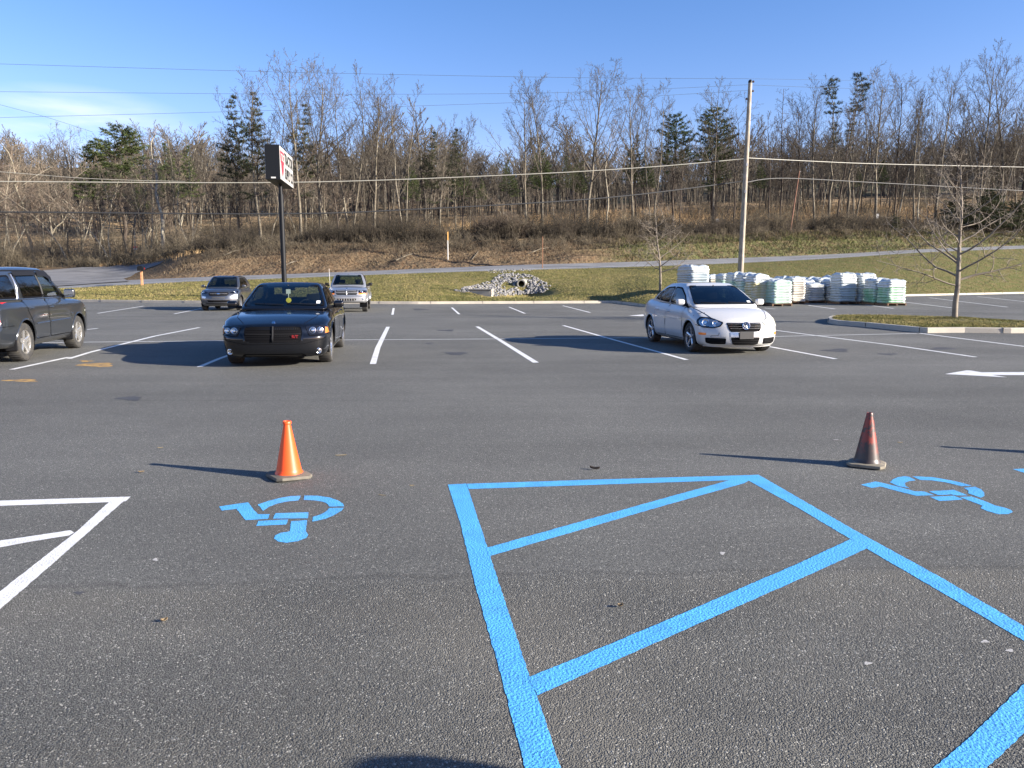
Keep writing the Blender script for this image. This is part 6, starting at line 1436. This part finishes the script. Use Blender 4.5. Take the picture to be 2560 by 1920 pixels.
# sign on a pole
ax = Vector((-.13, 1, 0)).normalized(); rt_ = Vector((ax.y, -ax.x, 0)); nr = at(697.5, 361, 43.5); zt_ = nr.z; zb_ = at(699.7, 447.5, 43.5).z; HC_ = zt_-zb_; LC = 4.9; TC = .80
ctr = Vector((nr.x, nr.y, 0))+ax*LC/2-rt_*TC/2; gz = ground(ctr.x, ctr.y)
sg = empty('pole_sign', (ctr.x, ctr.y, gz), math.atan2(ax.y, ax.x), label='black box sign with white lettered panel on a tall black pole', cat='sign')
# local axes: +x along the cabinet (away from camera), -y = right-hand white face
z0 = zb_-gz; z1 = zt_-gz
MB().box((0, 0, (z0+z1)/2), (LC, TC, HC_), bev=.015).obj('cabinet', M['blacksteel'], sg)
M['sign_white'] = pmat('white sign panel', (.52, .51, .48), .35, coat=.3); M['sign_black'] = pmat('black lettering', (.015, .015, .015), .5); M['sign_red'] = pmat('red sign shape', (.55, .03, .05), .4)
for sd_ in (-1, 1):
    fy = sd_*(TC/2+.006); MB().box((0, fy, (z0+z1)/2), (LC-.10, .02, HC_-.10)).obj('panel', M['sign_white'], sg)
    fx = -sd_                                            # reading direction seen from outside
    def X(a): return a*(1 if sd_ < 0 else -1)
    mb = MB(); zc = (z0+z1)/2; rp = [(-2.30, .68), (-1.00, .68), (-1.08, .02), (-1.22, .02), (-1.32, -.40), (-1.65, -.78), (-1.98, -.40), (-2.08, .02), (-2.22, .02)]
    mb.prism([(X(a), fy+sd_*.012, zc+b) for a, b in rp], (0, sd_*.012, 0)); mb.obj('logo_shape', M['sign_red'], sg)
    def letters(txt, wd, ht, cx, cz, mat, lift, bold):
        me = text_mesh(txt, 1.0, bold, .004); xs_ = [v.co.x for v in me.vertices]; ys_ = [v.co.y for v in me.vertices]
        for v in me.vertices: v.co.x = (v.co.x-(max(xs_)+min(xs_))/2)*wd/(max(xs_)-min(xs_)); v.co.y = (v.co.y-(max(ys_)+min(ys_))/2)*ht/(max(ys_)-min(ys_))
        Rm = Matrix.Rotation(R(90), 4, "X") if sd_ < 0 else Matrix.Rotation(R(180), 4, 'Z') @ Matrix.Rotation(R(90), 4, 'X')
        o = obj('lettering', me, mat, sg); o.matrix_local = Matrix.Translation((X(cx), fy+sd_*lift, zc+cz)) @ Rm
    letters('TSC', 1.02, .40, -1.65, .34, M['sign_white'], .03, .018)
    letters('TRACTOR', 3.05, .66, .70, .44, M['sign_black'], .018, .030); letters('SUPPLY CO', 3.05, .66, .70, -.42, M['sign_black'], .018, .030)
MB().box((-LC/2-.006, -.02, z0+.11), (.008, .26, .08)).obj('maker_plate', M['sign_white'], sg)
MB().tube([(0, 0, -.4), (0, 0, z0-.55)], .150, 20).obj('pole', M['blacksteel'], sg, smooth=True)
MB().tube([(0, 0, z0-.56), (0, 0, z0+.02)], .10, 16).obj('pole_neck', M['blacksteel'], sg, smooth=True)
wp = at(719, 706, 46.8); wp.z = ground(wp.x, wp.y); MB().tube([(0, 0, -.1), (0, 0, .52), (.05, 0, .58)], .04, 8).obj('vent_pipe', M['white'], None, label='short white pipe beside the foot of the black sign pole', cat='pipe').location = wp
# marker posts and rods
def post(x, y0, y1, cd, r, mat, name, label, cat, lean=0, top=None):
    b = at(x, y1, cd); b.z = ground(b.x, b.y); h = at(x, y0, cd).z-b.z; e = empty(name, b, 0, label=label, cat=cat); e.rotation_euler = (0, lean, 0)
    MB().tube([(0, 0, -.2), (0, 0, h*(.7 if top else 1))], [r, r*.9], 8).obj('post', mat, e)
    if top: MB().tube([(0, 0, h*.7), (0, 0, h)], r*1.05, 8).obj('sleeve', top, e)
    return e
post(1120, 580, 671, 70.5, .055, pmat('pale grey marker post', (.52, .50, .46), .6), 'marker_post', 'pale marker post with an orange top beyond the road', 'marker post', top=pmat('orange sleeve', (.62, .33, .08), .5))
post(1356, 592, 674, 64.5, .04, pmat('rusty rod', (.22, .11, .06), .9), 'rusty_rod', 'thin brown rod at the near road edge right of the culvert', 'rod')
post(1063, 645, 671, 71.5, .06, M['bark_dark'], 'broken_stump', 'short dark broken post at the far road edge', 'post', lean=-.12)
b = at(1706*K, 504*K, 90); b.z = ground(b.x, b.y); tp = at(1727*K, 369*K, 90); lp = empty('leaning_pole', b, 0, label='thin rusty pole leaning in the woods right of the utility pole', cat='pole'); MB().tube([(0, 0, -.3), tuple(tp-b)], [.09, .06], 8).obj('pole', pmat('rust', (.22, .11, .07), .9), lp)
# notices on trees
def notice(x, y, cd, w, h, label, two_=True):
    p = at(x, y, cd); e = empty('notice_sign', p, 0, label=label, cat='notice'); MB().box((0, 0, 0), (w, .02, h)).obj('board', M['sign_white'], e)
    if two_: MB().box((0, -.013, h*.22), (w*.99, .006, h*.50)).obj('red_band', M['sign_red'], e); MB().box((0, -.018, h*.2), (w*.62, .004, h*.12)).obj('black_bar', M['sign_black'], e)
notice(338, 620, BT_(283)+9.3, .50, .42, 'red and white notice nailed to the forked tree behind the side road')
notice(1794, 551, BT_(1550)+3, .34, .42, 'small pale notice on a trunk right above the parked white sedan', False); notice(2194, 540, BT_(1896)+1.5, .30, .55, 'small pale notice on the bank at the right', False)
# ------------------------------------------------------------------ wrapped bag pallets
def load_mat(name, col, col2, hz):
    m = pmat(name, col, .38, noise=[(2.2, col2, .40, .62, 4, (1, 1, .5)), (7, tuple(c*.55 for c in col2), .60, .74, 6, (1, 1, 2.6))], bump=(16, .35, .03), coat=.35); return m
LM = {'mint': load_mat('wrapped mint bags', (.34, .50, .40), (.48, .56, .50), 0), 'white': load_mat('wrapped white bags', (.50, .51, .50), (.40, .41, .39), 0), 'yellow': load_mat('wrapped yellow bags', (.50, .43, .20), (.52, .49, .36), 0),
      'cream': load_mat('wrapped cream bags', (.50, .46, .38), (.42, .38, .32), 0), 'green': load_mat('wrapped green bags', (.20, .42, .24), (.44, .55, .46), 0), 'blue': load_mat('wrapped blue white bags', (.42, .47, .49), (.34, .40, .42), 0)}
M['film'] = pmat('white stretch film', (.52, .55, .55), .35, coat=.4, noise=(6, (.42, .46, .46), .45, .65), bump=(11, .6, .04)); M['pallet'] = pmat('pallet wood', (.22, .13, .075), .9, noise=(6, (.14, .085, .05), .4, .6))
def stack(pos, rz, w, d, h, mat, label, seed, layers=None, cap=.16):
    seed = int(seed); rs3 = np.random.RandomState(seed); e = empty('bag_pallet', pos, rz, label=label, cat='pallet of bags', group='wrapped pallets of bags standing in the far stalls')
    mb = MB()
    for k_ in range(5): mb.box((0, -d/2+.06+(d-.12)*k_/4, .125), (w, .10, .022))
    for k_ in (-1, 0, 1): mb.box((k_*(w/2-.05), 0, .065), (.07, d, .095))
    mb.obj('pallet', M['pallet'], e)
    nl = layers or max(7, int((h-.14)/.135)); nu, nv = 72, nl*6; hb = h-.14; lay = rs3.uniform(-.022, .022, (nl+1, 2)); lw = 1+rs3.uniform(-.03, .02, nl+1)
    def ring(v, shrink=0, wob=1):
        z = .14+hb*v; l = min(int(v*nl), nl-1); f = (v*nl) % 1 if v < 1 else 1; b = (math.sin(math.pi*min(max(f, 0), 1))**.6)*.045-.045
        R_ = []
        for k_ in range(nu):
            a = 2*math.pi*k_/nu; c, s = math.cos(a), math.sin(a); p = .30; x = math.copysign(abs(c)**p, c); y = math.copysign(abs(s)**p, s)
            m_ = 1-shrink+.012*math.sin(a*5+l*2.1+seed)*wob
            seam = -.02*math.exp(-((abs(x)-.5 if abs(y) > .9 else abs(y)-.02)/.06)**2)
            R_.append(((x*w/2*m_*lw[l]+b*x+seam*x+lay[l, 0]), (y*d/2*m_*lw[l]+b*y+seam*y+lay[l, 1]), z+.02*math.sin(a*3+seed+l)*wob))
        return R_
    V = []; vs = [i/nv for i in range(nv+1)]
    for v in vs: V += ring(v, shrink=.05*max(0, v-.85)/.15)
    nr_ = len(vs)
    for s_, dz in ((.16, .045), (.36, .05), (.60, .065), (.84, .05)):
        R_ = ring(1, s_); V += [(x, y, z+dz+.05*math.sin(x*9+seed)*math.cos(y*7+seed)+rs3.normal(0, .008)) for x, y, z in R_]; nr_ += 1
    V.append((lay[-1, 0], lay[-1, 1], .14+hb+.06)); F = []
    for j in range(nr_-1):
        for k_ in range(nu): F.append((j*nu+k_, j*nu+(k_+1) % nu, (j+1)*nu+(k_+1) % nu, (j+1)*nu+k_))
    cut = int(nr_*(1-cap)) if cap else nr_
    V = np.array(V); F = np.array(F); T3 = np.array([[(nr_-1)*nu+k_, (nr_-1)*nu+(k_+1) % nu, len(V)-1] for k_ in range(nu)])
    rowi = np.repeat(np.arange(nr_-1), nu)
    me = mesh_np('wrapped_bags', V, [F[rowi < cut]], True); obj('wrapped_bags', me, mat, e)
    me = mesh_np('top_cover', V+np.array([0, 0, .001]), [F[rowi >= cut], T3], True); obj('top_cover', me, M['film'], e)
    return e
def pc_(x, y): return (1660+x/3.456, 640+y/3.456)
rzp = STALL+math.pi/2; back = Vector((-math.cos(STALL), -math.sin(STALL), 0)); sd0 = 1
def front_stack(xl, xr, yt, yb, mat, label, seed, d=1.15, cap=.16, dz=0):
    xl -= 8; xr += 5; yt -= 4
    a = gp(*pc_(xl, yb)); b = gp(*pc_(xr, yb-1.5)); w = (b-a).length; m = (a+b)/2; cdm = (m-Vector((0, 0, CAMH))).dot(CF); h = at(*pc_((xl+xr)/2, yt), cdm).z
    return stack(m+back*d/2, rzp, w, d, h, mat, label, seed, cap=cap), m, w, h
FS = {}
for nm, xl, xr, yt, yb, mt, lb, cap in [('a', 770, 903, 170, 432, 'yellow', 'pallet of yellowish bags, tallest one beside the white sedan', .30), ('b', 945, 1103, 220, 436, 'mint', 'pallet of mint green bags, second in the front row from the sedan', .10),
        ('c', 1107, 1215, 192, 416, 'cream', 'pallet of cream bags, third in the front row from the sedan', .22), ('d', 1255, 1388, 246, 408, 'white', 'short pallet of white bags, lowest in the front row', .14), ('e', 1432, 1565, 214, 408, 'white', 'pallet of white bags right of the lowest one', .2),
        ('f', 1612, 1752, 222, 402, 'blue', 'pallet of bluish white bags left of the green end pallet', .12), ('g', 1942, 2086, 216, 432, 'green', 'pallet of green and white bags at the right end of the row', .34)]:
    FS[nm] = front_stack(xl, xr, yt, yb, LM[mt], lb, ord(nm)*3, cap=cap)
def behind(nm, n, mat, label, dh=0, side=0, cap=.2, gap=.12, w=None):
    e, m, w_, h = FS[nm]; d = 1.15; sidev = Vector((back.y, -back.x, 0)); p = m+back*(d/2+n*(d+gap))+sidev*side; stack(p, rzp, w or w_, d, h+dh, mat, label, ord(nm)*7+n, cap=cap)
behind('a', 1, LM['mint'], 'pale mint pallet directly behind the yellowish pallet', .06, cap=.3); behind('a', 2.1, LM['mint'], 'pale mint pallet in the third rank behind the yellowish pallet', .10, cap=.3)
behind('b', 1, LM['cream'], 'pale pallet directly behind the mint green pallet', .10); behind('c', 1, LM['white'], 'white pallet directly behind the cream pallet', .02)
behind('d', 1, LM['yellow'], 'pallet directly behind the lowest white pallet', .18); behind('e', 1, LM['white'], 'white pallet directly behind the one right of the lowest', .08); behind('e', 2.1, LM['blue'], 'white pallet in the third rank of the row', .12)
behind('f', 1, LM['white'], 'white pallet directly behind the bluish white pallet', .10); behind('f', 2.0, LM['blue'], 'tall white pallet in the third rank, left of the tall group', .30, side=.1)
behind('g', 1, LM['green'], 'dark green pallet directly behind the green end pallet', .05, cap=.45); behind('g', 2.1, LM['blue'], 'tall white pallet in the third rank behind the green end pallet', .34, cap=.4)
behind('g', 2.1, LM['blue'], 'tall white pallet left of the one behind the green end pallet', .36, side=-1.25, cap=.4)
def loose(xl, xr, yt, yb, mt, lb, seed, cap=.25, d=1.15): front_stack(xl, xr, yt, yb, LM[mt], lb, seed, cap=cap, d=d)
loose(222, 390, 92, 418, 'blue', 'tallest white pallet, farthest left behind the white sedan roof', 901, .25, 2.3); loose(500, 640, 168, 405, 'mint', 'mint and white pallet behind the rear right of the sedan roof', 902, .25)
loose(400, 475, 175, 398, 'cream', 'small pale pallet between the tallest and the mint pallet', 903, .2)
# bare dirt ring at the foot of the island tree is part of the island ground

# fallen limbs lying on the dirt bank
for i, (x0, y0, x1, y1, lb) in enumerate([(706, 668, 745, 656, 'short pale limb lying on the dirt right of the sign pole'), (1180, 650, 1196, 632, 'pale crooked limb on the bank left of the culvert'), (990, 652, 1040, 636, 'long limb lying at the top of the dirt cut'), (1320, 636, 1372, 622, 'fallen limb above the culvert stones'), (560, 640, 600, 628, 'fallen limb on the mound left of the sign pole')]):
    a = onterr(x0, y0); b = onterr(x1, y1)
    if a and b and (a-b).length < 9:
        m = (a+b)/2+Vector((.1, 0, .22)); MB().tube([a+Vector((0, 0, .05)), m, b+Vector((0, 0, .12))], [.055, .045, .025], 6).obj('fallen_limb', M['bark'], None, smooth=True, label=lb, cat='fallen limb')
